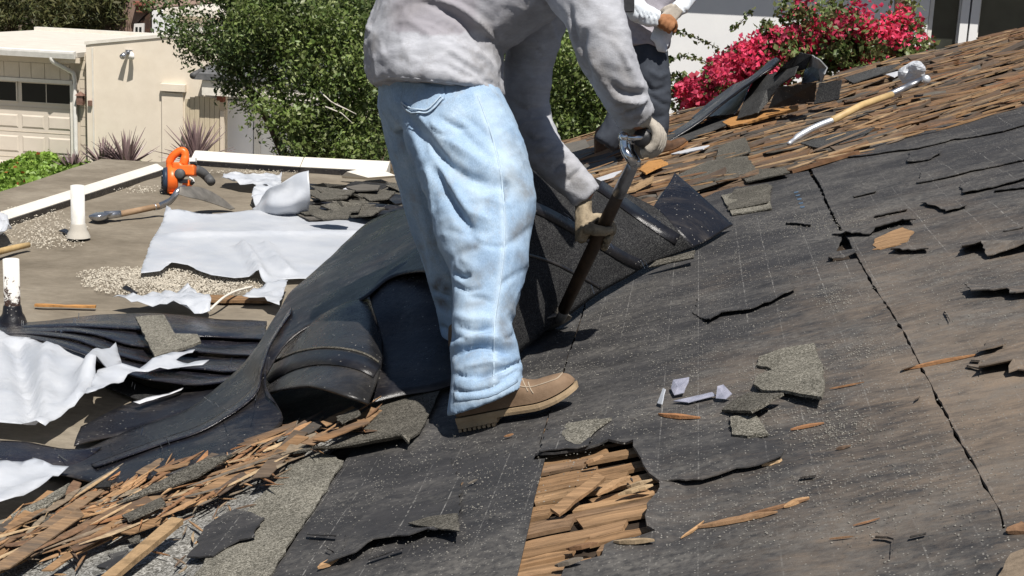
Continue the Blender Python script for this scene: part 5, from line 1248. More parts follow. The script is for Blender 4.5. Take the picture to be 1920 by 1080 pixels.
def wet(px, py, W):
    e = np.array([64 + 10 * nz(x * .02, 1.3) + 5 * nz(x * .09, 4.1) + 3 * nz(x * .3, 2.0) for x in px])
    v = np.clip((e - py) / 6, 0, 1) * np.clip((px - 716) / 30, 0, 1) * np.clip((915 - px) / 30, 0, 1)
    return v
paint(shirt, 'fade', [([(990, -20), (930, 30)], 50, .5)], wet)
paint(shirt, 'stain', [([(1110, 110), (1140, 160), (1175, 205)], 20, .6), ([(1165, 130), (1190, 175)], 14, .45), ([(910, 60), (950, 110)], 26, .5), ([(950, 60), (985, 30)], 22, .45), ([(990, 250), (1030, 310), (1085, 345)], 26, .55), ([(1040, 300), (1080, 330)], 12, .5), ([(1180, 222), (1215, 220)], 14, .6),
    ([(702, 70), (700, 90)], 10, .5), ([(925, 140), (940, 170)], 10, .4), ([(1075, 60), (1090, 120)], 14, .5), ([(1130, 40), (1160, 90)], 16, .3), ([(980, 180), (1000, 230)], 24, .4), ([(740, 30), (790, 10)], 16, .3)])
bs = BVHTree.FromPolygons([tuple(v) for v in V], F)
strip(bs, [(700, 158), (718, 150), (745, 148), (790, 152), (840, 160), (890, 169), (936, 178)], 7, .002, 'shirt_hem', MT['shirt'], shirt, .004)
# gloves
V, F = grip_hand(gc, gb, UP * .9 + RT * .15, D(1204, 222, 4.21), .026, 1.5, flip=1); obj('glove', V, F, MT['glove'], w1, True)
V, F = grip_hand(hF, -ax, FW * .8 - RT * .75 + UP * .1, D(1094, 352, hd + .015), .021, 1.3, flip=-1); obj('glove', V, F, MT['glove_tan'], w1, True)
# boots: built in the frame of the sloping deck
def boot(heel, L, W, name_mats, yaw=0.0, tip=0.0, h0=.0):
    u = unit(np.array([math.cos(SLP) * math.cos(yaw), math.sin(yaw), math.sin(SLP)])); u = unit(u + np.array([0, 0, tip])); w = unit(np.cross([0, 0, 1], u)); v = np.cross(u, w)
    H = np.asarray(heel, float) + v * h0
    def P(a, b, c): return H + u * a * L + w * b * W + v * c
    prof = [(0, .36), (.06, .40), (.2, .385), (.4, .37), (.55, .44), (.7, .5), (.85, .46), (.94, .34), (1.0, .12)]
    rock = lambda a: .030 * max(0, (a - .62) / .38) ** 2
    # sole and heel block with lugs
    m = MB(); R = []
    A = list(np.linspace(0, 1, 28))
    wid = np.interp(A, [p[0] for p in prof], [p[1] for p in prof])
    V = []; n = len(A)
    for (z0, gr) in ((.014, .98), (.022, 1.03), (.032, 1.02)):
        for s in (1, -1):
            for i in range(n): V.append(P(A[i], s * wid[i] * gr, z0 + rock(A[i])))
    F = []
    for l in range(2):
        for sd in range(2):
            for i in range(n - 1):
                a = l * 2 * n + sd * n + i; F.append((a, a + 1, a + 1 + 2 * n, a + 2 * n) if sd else (a + 1, a, a + 2 * n, a + 1 + 2 * n))
        F.append((l * 2 * n, l * 2 * n + n, (l + 1) * 2 * n + n, (l + 1) * 2 * n)); F.append((l * 2 * n + n - 1, (l + 1) * 2 * n + n - 1, (l + 1) * 2 * n + 2 * n - 1, l * 2 * n + 2 * n - 1))
    for i in range(n - 1):
        F.append((i, i + 1, n + i + 1, n + i)); a = 4 * n; F.append((a + i + 1, a + i, a + n + i, a + n + i + 1))
    m.add(V, F)
    lug = MB()
    hb = [(-.0, .34), (.05, .39), (.2, .375), (.335, .365)]
    lug.prism([P(a, b, .001) for a, b in hb] + [P(a, -b, .001) for a, b in hb[::-1]], v * .020)
    for i in range(8):
        a = .01 + i * .040
        for s in (-1, 1): lug.obox(P(a + .012, s * .34, -.003), u * .0040, w * .010, v * .0035)
    for i in range(0):
        a = .42 + i * .033; b = np.interp(a, [p[0] for p in prof], [p[1] for p in prof])
        for s in (-1, 1): lug.obox(P(a, s * (b - .10), .0135 + rock(a)), u * .0036, w * .010, v * .0045)
    # upper
    sec = [(.005, .30, .055), (.06, .37, .14), (.16, .38, .20), (.28, .37, .215), (.38, .36, .200), (.47, .37, .150), (.56, .41, .116), (.66, .455, .100), (.76, .46, .098), (.86, .41, .092), (.94, .30, .076), (.985, .14, .052)]
    rows = []
    for a, b, hgt in sec:
        z0 = .036 + rock(a); row = []
        for k in range(13):
            an = math.pi * k / 12; c = math.cos(an); s = math.sin(an) ** .62
            row.append(P(a, b * (1 if c > 0 else -1) * abs(c) ** .8, z0 + (hgt - .046) * s * .94))
        rows.append(row)
    um = MB(); G = np.array(rows); G = np.array([catmull(G[:, j], 4) for j in range(13)]).transpose(1, 0, 2)
    nn_ = len(G); V = G.reshape(-1, 3)
    F = [(i * 13 + j, i * 13 + j + 1, (i + 1) * 13 + j + 1, (i + 1) * 13 + j) for i in range(nn_ - 1) for j in range(12)]
    F.append(tuple(range(13))[::-1]); F.append(tuple((nn_ - 1) * 13 + j for j in range(13)))
    um.add(V, F)
    st = MB(); bb = BVHTree.FromPolygons([tuple(v) for v in um.V], [tuple(f) for f in um.F])
    def down(a, b):
        hit = bb.ray_cast(Vector(P(a, b, .4)), Vector(-v)); return np.array(hit[0]) + v * .0008 if hit[0] is not None else P(a, b, .1)
    for s in (-1, 1):
        ln = catmull([(.43, s * .33), (.52, s * .31), (.64, s * .33), (.78, s * .33), (.88, s * .25), (.905, 0)], 6)
        st.tube([down(q[0], q[1]) for q in ln], .0022, 6)
    return m, lug, um, st
hl = S(866, 800)
m, lug, um, st = boot(hl, .345, .105, None, yaw=-.10, h0=.004)
bt = um.obj('boot', MT['leather'], w1, True); m.obj('sole', MT['sole'], bt); lug.obj('heel', MT['sole'], bt); st.obj('apron_seam', MT['stitch'], bt, True)
bb_ = BVHTree.FromPolygons([tuple(v) for v in um.V], [tuple(f) for f in um.F])
for ln in ([(978, 708), (984, 722), (990, 734)], [(990, 716), (994, 728), (1000, 738)]): strip(bb_, ln, 2.2, .0012, 'lace', MT['stitch'], bt, .002)
hl = S(852, 694)
m, lug, um, st = boot(hl, .262, .10, None, yaw=-.05, h0=.004)
bt = um.obj('boot', MT['leather'], w1, True); m.obj('sole', MT['sole'], bt); lug.obj('heel', MT['sole'], bt)
lc = MB()
for px, py in ((978, 712), (985, 722), (994, 728)):
    pass

# ---- second worker behind
d2 = float((S(1205, 300) - CAM) @ FW) - .1
w2 = thing('person', S(1200, 298), 'man in grey shirt, pale sleeves and dark trousers standing farther back', 'person')
sc2 = FPX / d2
LEG1 = [(1196, 78, d2, 44, .11), (1212, 110, d2 - .02, 42, .10), (1224, 150, d2 - .05, 34, .09), (1228, 190, d2 - .05, 29, .08), (1226, 230, d2 - .03, 27, .075), (1222, 275, d2, 26, .07), (1222, 292, d2, 24, .065)]
LEG2 = [(1186, 80, d2 + .05, 44, .11), (1186, 120, d2 + .05, 40, .10), (1180, 170, d2 + .02, 34, .09), (1170, 215, d2, 30, .085), (1150, 250, d2, 28, .075), (1134, 272, d2, 24, .06)]
TOR2 = [(1205, 92, d2, 52, .14), (1205, 50, d2, 52, .14), (1212, 10, d2, 50, .14), (1224, -40, d2 - .02, 52, .15), (1236, -90, d2 - .04, 56, .17), (1240, -120, d2 - .04, 46, .15), (1242, -140, d2 - .04, 20, .07)]
AR1 = [(1212, -95, d2 - .16, 26, .07), (1190, -50, d2 - .20, 22, .06), (1180, -5, d2 - .22, 21, .06), (1196, 22, d2 - .24, 21, .06), (1220, 32, d2 - .26, 19, .055), (1236, 36, d2 - .26, 15, .045)]
AR2 = [(1266, -95, d2 + .12, 24, .07), (1290, -50, d2 + .02, 20, .06), (1294, -10, d2 - .06, 18, .055), (1276, 14, d2 - .14, 16, .05), (1256, 28, d2 - .2, 13, .04)]
m = MB(); m.etube(slim(LEG1, .7)); m.etube(slim(LEG2, .7)); m.etube(slim(TOR2, .85)); m.etube(slim(AR1, .7)); m.etube(slim(AR2, .7))
h2 = D(1252, -190, d2 - .06); m.tube([D(1242, -135, d2 - .04), h2], [.06, .055], 12); m.ball(h2, (.095, .078, .115), 16, 11); m.tube([h2 + RT * .08 - UP * .01, h2 + RT * .118 - UP * .035], [.015, .011], 8)
for s in (-1, 1): m.ball(h2 + np.array([0, s * .08, 0]), (.02, .012, .03))
m.ball(D(1238, 38, d2 - .26), (.03, .03, .03))
V, F, N = remesh(m, .018, 3); obj('body', V, F, MT['skin'], w2, True)
V, F, N = remesh(MB().ball(h2 + UP * .035 - RT * .012, (.104, .086, .10), 16, 10), .012, 2); obj('hair', V, F, MT['hair'], w2, True)
m = MB(); m.etube(LEG1, 18); m.etube(LEG2, 18); V, F, N = remesh(m, .012, 4)
V = folds(V, N, [([(1205, 150), (1225, 170), (1252, 160)], 6, -.015), ([(1210, 175), (1235, 190), (1254, 200)], 6, -.015), ([(1215, 130), (1235, 145), (1252, 135)], 6, .012), ([(1210, 215), (1230, 222), (1250, 216)], 5, -.010), ([(1150, 220), (1170, 235), (1180, 250)], 6, -.01)], .010, (9, 9, 9), .003, 26)
obj('trousers', V, F, MT['denim_far'], w2, True)
m = MB(); m.etube(TOR2[:-1], 20); V, F, N = remesh(m, .012, 4)
V = folds(V, N, [([(1180, 60), (1205, 80), (1240, 96)], 5, -.010), ([(1175, 30), (1200, 50), (1240, 70)], 5, .010), ([(1240, 60), (1250, 75), (1244, 92)], 4, -.010)], .010, (10, 10, 10), .003, 30)
s2 = obj('shirt', V, F, MT['shirt_far'], w2, True)
# loose shirt tail, sunlight put in as a paler colour than the shirt
V, F = loft([[D(1228, 50, d2 - .17), D(1250, 48, d2 - .16), D(1268, 42, d2 - .10)], [D(1222, 74, d2 - .18), D(1244, 76, d2 - .19), D(1262, 66, d2 - .12)], [D(1236, 96, d2 - .15), D(1248, 94, d2 - .16), D(1256, 84, d2 - .12)]], 5, 5, .02, 16, .004); obj('shirt_tail', V, F, MT['sleeve_far'], w2, True)
for A, nm in ((AR1, 'sleeve'), (AR2, 'sleeve')):
    m = MB(); m.etube(A, 16); V, F, N = remesh(m, .009, 3)
    V = folds(V, N, [([(1186 + 9 * k, 10 + 2 * k), (1198 + 9 * k, 28 + 2 * k), (1196 + 9 * k, 44)], 2.5, -.012) for k in range(5)] + [([(1250 + 8 * k, 6), (1262 + 8 * k, 22)], 2.5, -.01) for k in range(4)], .006, (16, 16, 16), .003, 40); obj(nm, V, F, MT['sleeve_far'], w2, True)
# gloved hands resting at the waist
def loose_hand(c, fdir, pdir, s=1.0, curl=.5):
    fdir = unit(fdir); pdir = unit(pdir - (pdir @ fdir) * fdir); sd = np.cross(fdir, pdir); m = MB()
    for i in range(4):
        o = sd * (1.5 - i) * .021 * s; L = [.062, .072, .068, .052][i] * s
        k = c + fdir * .045 * s + o
        m.tube([c - fdir * .045 * s + o * .5, k, k + fdir * L * .45 - pdir * L * .18 * curl, k + fdir * L * .72 - pdir * L * .55 * curl, k + fdir * L * .80 - pdir * L * .95 * curl], [.016 * s, .0135 * s, .0115 * s, .0105 * s, .0085 * s], 8)
    m.tube([c - fdir * .03 * s + sd * .03 * s, c + fdir * .01 * s + sd * .05 * s - pdir * .012 * s, c + fdir * .045 * s + sd * .056 * s - pdir * .03 * s], [.017 * s, .014 * s, .010 * s], 8)
    V, F, N = remesh(m, .0055, 2); return V, F
V, F = grip_hand(D(1247, 46, d2 - .25), RT * .8 - UP * .5, -FW * .75 + UP * .5, D(1234, 36, d2 - .27), .012, 1.25, vox=.006); obj('glove', V, F, MT['glove_tan2'], w2, True)
V, F = loose_hand(D(1262, 26, d2 - .22), -RT * .6 - UP * .6, -FW, 1.1); obj('glove', V, F, MT['glove'], w2, True)
m = MB(); m.obox(D(1178, 6, d2 - .30), RT * .034, UP * .05, FW * .018); obj('pouch', m.V, m.F, MT['black'], w2)
for px, py, yw in ((1205, 304, -.1), (1118, 296, .2)):
    m, lug, um, st = boot(S(px, py), .29, .105, None, yaw=yw, h0=.004)
    bt = um.obj('boot', MT['boot_far'], w2, True); m.obj('sole', MT['boot_sole'], bt); lug.obj('heel', MT['boot_sole'], bt)
# ------------------------------------------------------------------ tools lying on the roof
# leaf blower
BD = float((S(338, 362) - CAM) @ FW)
bl = thing('leaf_blower', S(338, 362), 'orange leaf blower with a black intake standing on the far roof by the border', 'leaf blower')
def B(px, py, dy=0.0): return D(px, py, BD + dy)
axd = unit(RT * .96 + FW * .26)
c0 = B(322, 337)
MB().tube([c0 - axd * .030, c0 - axd * .022, c0 + axd * .030, c0 + axd * .040], [.084, .094, .094, .07], 26).obj('fan_housing', MT['orange'], bl, True)
MB().tube([c0 - axd * .062, c0 - axd * .055, c0 - axd * .028], [.056, .078, .084], 24).obj('intake', MT['navy_plastic'], bl, True)
for k in range(10):
    an = 2 * math.pi * k / 10; v1 = UP * math.cos(an) + np.cross(axd, UP) * math.sin(an)
    MB().obox(c0 - axd * .064 + v1 * .038, v1 * .028, axd * .003, np.cross(v1, axd) * .004).obj('intake_rib', MT['black'], bl)
MB().tube(catmull([B(318, 318), B(318, 304), B(325, 292), B(338, 283), B(346, 285), B(347, 296), B(344, 308)], 5), [.022] * 5 + [.026] * 20 + [.03] * 6, 12).obj('handle', MT['orange'], bl, True)
MB().tube([B(338, 292), B(346, 299, -.02)], .009, 8).obj('trigger', MT['black'], bl, True)
V, F, N = remesh(MB().obox(B(353, 320), RT * .052, UP * .036, FW * .06).obox(B(334, 322), RT * .03, UP * .06, FW * .055), .008, 5); obj('engine_cover', V, F, MT['orange'], bl, True)
c1 = B(337, 326, -.075); MB().tube([c1 + FW * .02, c1 - FW * .012, c1 - FW * .020], [.036, .034, .026], 18).obj('starter_cover', MT['grey_plastic'], bl, True)
V, F, N = remesh(MB().obox(B(351, 344, -.01), RT * .024, UP * .022, FW * .045), .006, 4); obj('fuel_tank', V, F, MT['orange'], bl, True)
MB().tube([B(359, 344, -.05), B(362, 340, -.07)], [.014, .014], 10).obj('fuel_cap', MT['black'], bl, True)
MB().tube([B(355, 332, -.065), B(362, 336, -.065), B(365, 344, -.06)], .006, 8).obj('fuel_line', MT['white_paint'], bl, True)
m = MB(); m.obox(B(362, 300), RT * .020, UP * .013, FW * .025); m.obj('air_filter', MT['white_paint'], bl); MB().obox(B(363, 305, -.005), RT * .018, UP * .006, FW * .024).obj('filter_base', MT['black'], bl)
MB().obox(B(345, 340, -.04), RT * .03, UP * .012, FW * .03).obj('engine_block', MT['black'], bl)
MB().tube(catmull([B(366, 318, .02), B(378, 323, .05), B(388, 332, .08), B(396, 341, .02)], 5), [.034, .034, .034, .033, .033, .033, .033, .032, .032, .032, .031, .031, .031, .031, .030, .030], 16).obj('blower_tube', MT['grey_plastic'], bl, True)
V, F, N = remesh(MB().tube([B(322, 352), B(327, 362, -.02)], [.03, .018], 10).obox(B(326, 363, -.02), RT * .022, UP * .006, FW * .05), .006, 3); obj('foot', V, F, MT['orange'], bl, True)
# flat shovel lying in front of it
fs = thing('flat_shovel', S(260, 405), 'flat shovel with worn wooden shaft and steel grip lying on the far roof', 'shovel')
g0 = S(178, 408, .03); s0 = S(222, 402, .03); s1 = S(300, 386, .06); s2 = S(320, 376, .10); s3 = S(334, 358, .16)
MB().tube([s0, S(262, 394, .045), s1], .019, 12).obj('shaft', MT['old_handle'], fs, True)
MB().tube(catmull([s1 - (s1 - s0) * .15, s1, s2, s3, S(345, 352, .165)], 5), [.021] * 10 + [.018] * 11, 12).obj('neck', MT['steel'], fs, True)
V, F = loft([[S(170, 412, .008), S(185, 414, .012), S(200, 410, .02)], [S(166, 404, .035), S(186, 402, .05), (S(206, 401, .045))], [S(180, 398, .03), S(200, 397, .04), S(222, 398, .045)]], 4, 4, .004, 9, .02); obj('grip', V, F, MT['steel'], fs, True)
MB().tube([S(196, 404, .03), S(226, 401, .035)], [.026, .021], 12).obj('grip_socket', MT['steel'], fs, True)
V, F = loft([[S(338, 350, .19), S(375, 351, .155), S(412, 368, .085), S(441, 391, .008)], [S(337, 357, .172), S(368, 361, .14), S(404, 374, .075), S(438, 391.5, .008)], [S(335, 364, .155), S(360, 371, .125), S(394, 380, .065), S(434, 393, .006)]], 5, 5, .003, 6, .004); obj('blade', V, F, MT['dark_steel'], fs, True)
# long handled tool on the shakes
lt = thing('roofing_tool', S(1610, 210), 'roofing tool with yellow wooden shaft and bright steel grip lying on the shakes', 'tool')
MB().tube(catmull([S(1478, 272, .03), S(1500, 256, .05), S(1530, 240, .07), S(1562, 226, .085)], 5), [.011] * 4 + [.018] * 12, 12).obj('neck', MT['chrome2'], lt, True)
MB().tube([S(1560, 227, .085), S(1615, 200, .09), S(1672, 176, .095)], [.019, .0195, .019], 14).obj('shaft', MT['ash'], lt, True)
MB().tube([S(1668, 177, .095), S(1700, 163, .10), S(1724, 151, .11), S(1738, 146, .12)], [.021, .020, .018, .024], 14).obj('socket', MT['steel'], lt, True)
MB().tube([S(1733, 150, .12) - FW * .05, S(1733, 150, .12) - FW * .04, S(1740, 145, .12) + FW * .05], [.019, .025, .023], 16).obj('grip', MT['chrome2'], lt, True)
V, F, N = remesh(MB().ball(S(1712, 133, .11), (.075, .05, .05), 14, 9).ball(S(1700, 142, .09), (.05, .04, .05)).ball(S(1722, 127, .13), (.04, .04, .035)), .012, 2)
V = folds(V, N, [], .02, (22, 22, 22), .006, 60, False)
tag(obj('paper_wad', V, F, MT['plastic'], None, False, S(1708, 145)), 'crumpled white wad lying behind the steel grip of the long handled tool', 'wad')

# ------------------------------------------------------------------ plants
def leaves(name, centers, size, mat, parent=None, aspect=(.45, .7), droop=None, jitter=.35, base=None, fold=.25):
    "one mesh of many small folded leaves (two triangles each side of the midrib)"
    C = np.asarray(centers, float); n = len(C)
    d = nrs.randn(n, 3)
    if droop is not None: d += np.asarray(droop)
    d /= np.linalg.norm(d, axis=1)[:, None]
    r = nrs.randn(n, 3); s = np.cross(d, r); s /= np.linalg.norm(s, axis=1)[:, None]; u = np.cross(s, d)
    L = size * (1 + jitter * (nrs.rand(n) * 2 - 1)); W = L * (aspect[0] + (aspect[1] - aspect[0]) * nrs.rand(n)) * .5
    V = np.empty((n, 4, 3)); V[:, 0] = C - d * L[:, None] * .5; V[:, 1] = C + s * W[:, None] + u * (W * fold)[:, None]; V[:, 2] = C + d * L[:, None] * .5; V[:, 3] = C - s * W[:, None] + u * (W * fold)[:, None]
    off = wloc(parent) if parent is not None else np.zeros(3)
    if parent is None and base is not None: off = np.asarray(base)
    V = V.reshape(-1, 3) - off
    me = bpy.data.meshes.new(name); me.vertices.add(4 * n); me.vertices.foreach_set('co', V.ravel())
    me.loops.add(6 * n); me.polygons.add(2 * n)
    b = np.arange(n)[:, None] * 4
    me.loops.foreach_set('vertex_index', (b + np.array([[0, 1, 2, 0, 2, 3]])).ravel().astype(np.int32))
    me.polygons.foreach_set('loop_start', np.arange(2 * n, dtype=np.int32) * 3)
    me.update(calc_edges=True); me.materials.append(mat)
    o = bpy.data.objects.new(name, me); COL.objects.link(o)
    if parent is not None: o.parent = parent
    elif base is not None: o.location = Vector([float(c) for c in base])
    return o
def cloud(ells, n, Y, dep, clumps=30, cr=.45):
    "points in clumps spread through ellipses (cx, cy, rx, ry px, weight) at distance Y"
    out = []; W = np.array([e[2] * e[3] * (e[4] if len(e) > 4 else 1) for e in ells], float); W /= W.sum()
    for e, w in zip(ells, W):
        k = max(3, int(clumps * w)); m_ = int(n * w)
        c = D(e[0], e[1], Y); sx = e[2] / FPX * Y; sz = e[3] / FPX * Y
        q = nrs.randn(k, 3); q /= np.linalg.norm(q, axis=1)[:, None]; q *= (nrs.rand(k) ** .4)[:, None]
        ctr = c + q[:, :1] * sx * RT + q[:, 1:2] * sz * UP + q[:, 2:] * dep * FW
        idx = nrs.randint(0, k, m_); g = nrs.randn(m_, 3); g /= np.linalg.norm(g, axis=1)[:, None]; g *= (nrs.rand(m_) ** .45)[:, None]
        rr = cr * (.55 + .9 * nrs.rand(k))[idx][:, None]
        out.append(ctr[idx] + g * rr * [1, 1, .8])
    return np.vstack(out)
def limbs(parent, base, tips, r0, mat=MT['bark'], name='trunk', mid=.45):
    m = MB(); base = np.asarray(base, float); top_ = np.mean(tips, 0) * .55 + base * .45
    m.tube(catmull([base, base * .6 + top_ * .4 + [.1, 0, 0], top_], 4), list(np.linspace(r0, r0 * .6, 9)), 10)
    o = m.obj(name, mat, parent, True)
    for t_ in tips:
        k = top_ * .75 + np.asarray(t_) * .25 + nrs.randn(3) * .12
        MB().tube(catmull([base * .25 + top_ * .75, k, (k + t_) / 2 + nrs.randn(3) * .15, t_], 3), list(np.linspace(r0 * .45, r0 * .06, 10)), 7).obj('branch', mat, parent, True)
# the big tree behind the far edge
TY = 15.6
tr = thing('tree', PZ(590, 900, GZ) * 0 + np.array([D(590, 200, TY)[0], D(590, 200, TY)[1], GZ]), 'big bushy tree with small glossy leaves behind the far roof edge', 'tree')
E1 = [(560, 60, 165, 110, 1), (640, 190, 110, 130, 1.1), (490, 110, 85, 75, .85), (380, 40, 80, 50, .45), (620, 285, 85, 50, .9), (700, 120, 80, 160, 1), (520, 0, 140, 60, .9), (330, 18, 50, 28, .22), (560, 265, 40, 55, .6), (880, 80, 200, 160, .5), (690, 290, 70, 60, .9)]
pts = cloud(E1, 44000, TY, .9, 230, .25)
leaves('crown', pts, .056, MT['leaf'], tr, (.38, .6))
pts = cloud([(600, 260, 90, 60, 1), (640, 130, 100, 100, 1), (520, 200, 50, 50, .7), (560, 40, 140, 60, .8)], 10500, TY - .75, .35, 110, .24)
leaves('sun_painted_leaves', pts, .054, MT['leaf2'], tr, (.38, .6))  # brighter leaf colour paints sunlight onto the near side of the crown
pts = cloud([(400, 95, 65, 35, 1), (350, 60, 50, 30, .6), (455, 165, 40, 40, .8), (528, 270, 22, 45, .6), (300, 12, 30, 20, .4), (370, 92, 25, 18, .5), (478, 205, 30, 16, .3)], 3300, TY - .2, .4, 70, .17)
leaves('outer_twigs', pts, .054, MT['leaf'], tr, (.34, .5))
limbs(tr, wloc(tr), [D(480, 90, TY), D(560, 30, TY), D(640, 120, TY), D(700, 40, TY), D(620, 230, TY), D(390, 60, TY), D(690, 220, TY)], .16)
for ln in ([(628, 195), (650, 205), (668, 214)], [(610, 200), (640, 212), (660, 230)], [(600, 172), (620, 190), (634, 198)]):
    MB().tube([D(x, y, TY - 1.0) for x, y in ln], [.008, .006, .004], 6).obj('twig', MT['gravelroof'], tr, True)
# shrub seen between the arms
sb = thing('shrub', np.array([D(1070, 200, 14.2)[0], D(1070, 200, 14.2)[1], GZ]), 'bright green shrub seen between the two sleeves', 'shrub')
pts = cloud([(1070, 160, 90, 110, 1), (1100, 235, 90, 45, 1), (1000, 250, 60, 60, .8), (1130, 130, 60, 60, .6)], 13000, 14.2, .7, 90, .24)
leaves('crown', pts, .052, MT['leaf2'], sb, (.4, .62)); pts = cloud([(1060, 150, 100, 110, 1)], 3500, 14.7, .5, 40, .3); leaves('inner_leaves', pts, .068, MT['leaf'], sb, (.4, .6))
limbs(sb, wloc(sb), [D(1050, 120, 14.2), D(1110, 180, 14.2), D(1010, 220, 14.3)], .06)
# bougainvillea
bv = thing('bougainvillea', np.array([D(1480, 120, 14.3)[0], 14.2, GZ]), 'crimson flowering bougainvillea growing up behind the roof edge', 'flowering shrub')
EG = [(1310, 175, 55, 35, 1), (1390, 130, 70, 50, 1), (1470, 90, 80, 55, 1), (1560, 80, 90, 60, 1.1), (1650, 85, 80, 45, 1), (1600, 110, 90, 35, 1), (1695, 68, 38, 25, .7), (1500, 30, 40, 25, .4), (1680, 22, 30, 20, .35), (1430, 130, 60, 50, 1)]
leaves('foliage', cloud(EG, 14000, 14.2, .55, 110, .20), .062, MT['bleaf'], bv, (.5, .75))
ER = [(1300, 180, 48, 26, 1.5), (1360, 145, 52, 42, 2.2), (1420, 110, 52, 46, 1.9), (1345, 180, 45, 25, 1.5), (1480, 90, 65, 40, .8), (1560, 72, 80, 45, .95), (1635, 80, 66, 38, .85), (1680, 52, 34, 24, .6), (1620, 120, 70, 24, .7), (1722, 80, 26, 6, 1.0), (1600, 20, 60, 14, .3), (1500, 12, 40, 10, .3), (1540, 45, 40, 25, .6), (1470, 140, 40, 20, .9)]
leaves('blossoms', cloud(ER, 9800, 14.05, .5, 130, .13), .050, MT['bract'], bv, (.75, 1.0), fold=.45)
for P_, nn_ in (([(1262, 58), (1290, 66), (1320, 78), (1350, 92)], 26), ([(1275, 105), (1300, 108), (1330, 118)], 20), ([(1250, 130), (1255, 110), (1262, 108)], 14), ([(1372, 55), (1390, 40), (1412, 20)], 20), ([(1250, 150), (1262, 140), (1255, 165)], 14), ([(1468, 15), (1475, -5)], 12), ([(1560, -5), (1566, 20)], 14)):
    L = catmull(np.array([list(p) + [0] for p in P_], float), 6); C_ = [D(L[nrs.randint(len(L))][0] + nrs.randn() * 3.5, L[nrs.randint(1)][1] * 0 + L[k % len(L)][1] + nrs.randn() * 3.5, 14.0) if False else D(L[k % len(L)][0] + nrs.randn() * 3, L[k % len(L)][1] + nrs.randn() * 3, 14.0) for k in range(nn_ * 2)]
    leaves('spray_leaf', C_, .055, MT['bleaf'], bv, (.5, .75)); MB().tube([D(p[0], p[1], 14.02) for p in L], .004, 5).obj('stem', MT['bark'], bv)
limbs(bv, wloc(bv), [D(1330, 160, 14.2), D(1420, 90, 14.2), D(1560, 40, 14.2), D(1690, 30, 14.2), D(1650, 100, 14.3)], .05)
MB().tube([np.array([D(1690, 0, 14.9)[0], 14.9, GZ]), D(1692, 60, 14.9), D(1690, -60, 14.9)], [.09, .08, .07], 10).obj('trunk', MT['bark'], bv, True)
# ivy bed with its low wall of soil
def gp(px, py, z=GZ): return PZ(px, py, z)
iv = [gp(-120, 395), gp(-20, 352), gp(20, 338), gp(60, 326), gp(110, 318), gp(225, 320), gp(330, 322), gp(430, 330), gp(300, 400), gp(100, 470), (gp(-120, 560))]
m = MB(); m.prism([p + [0, 0, .004] for p in iv][::-1], (0, 0, .10)); tag(m.obj('planting_bed', MT['soil']), kind='structure')
ivp = [tuple(p[:2]) for p in iv]; C_ = []
xs = [p[0] for p in ivp]; ysv = [p[1] for p in ivp]
while len(C_) < 15000:
    p = (nrs.uniform(min(xs), max(xs)), nrs.uniform(min(ysv), max(ysv)))
    if not inpoly(p, ivp): continue
    q = proj((p[0], p[1], GZ))
    if q[0] > 240 + nrs.randn() * 15: continue
    C_.append((p[0], p[1], GZ + .10 + (.30 + .22 * nz(p[0] * .9, p[1] * .5) + .12 * nz(p[0] * 3, p[1] * 2)) * (1 - nrs.rand() ** 2 * .6)))
tag(leaves('ivy', C_, .135, MT['ivy'], None, (.7, .95), (0, 0, .2), base=gp(80, 380)), 'bright green ivy covering the bed beside the garage', 'ivy', None, 'stuff')
C2 = [C_[i] for i in nrs.randint(0, len(C_), 1600) if proj(C_[i])[0] < 75][:170]
tag(leaves('ivy_flowers', [(c[0], c[1], c[2] + .06) for c in C2], .10, MT['ivy_red'], None, (.6, .9), base=gp(20, 380)), 'small orange red flowers in the ivy at the left edge', 'flowers', None, 'stuff')
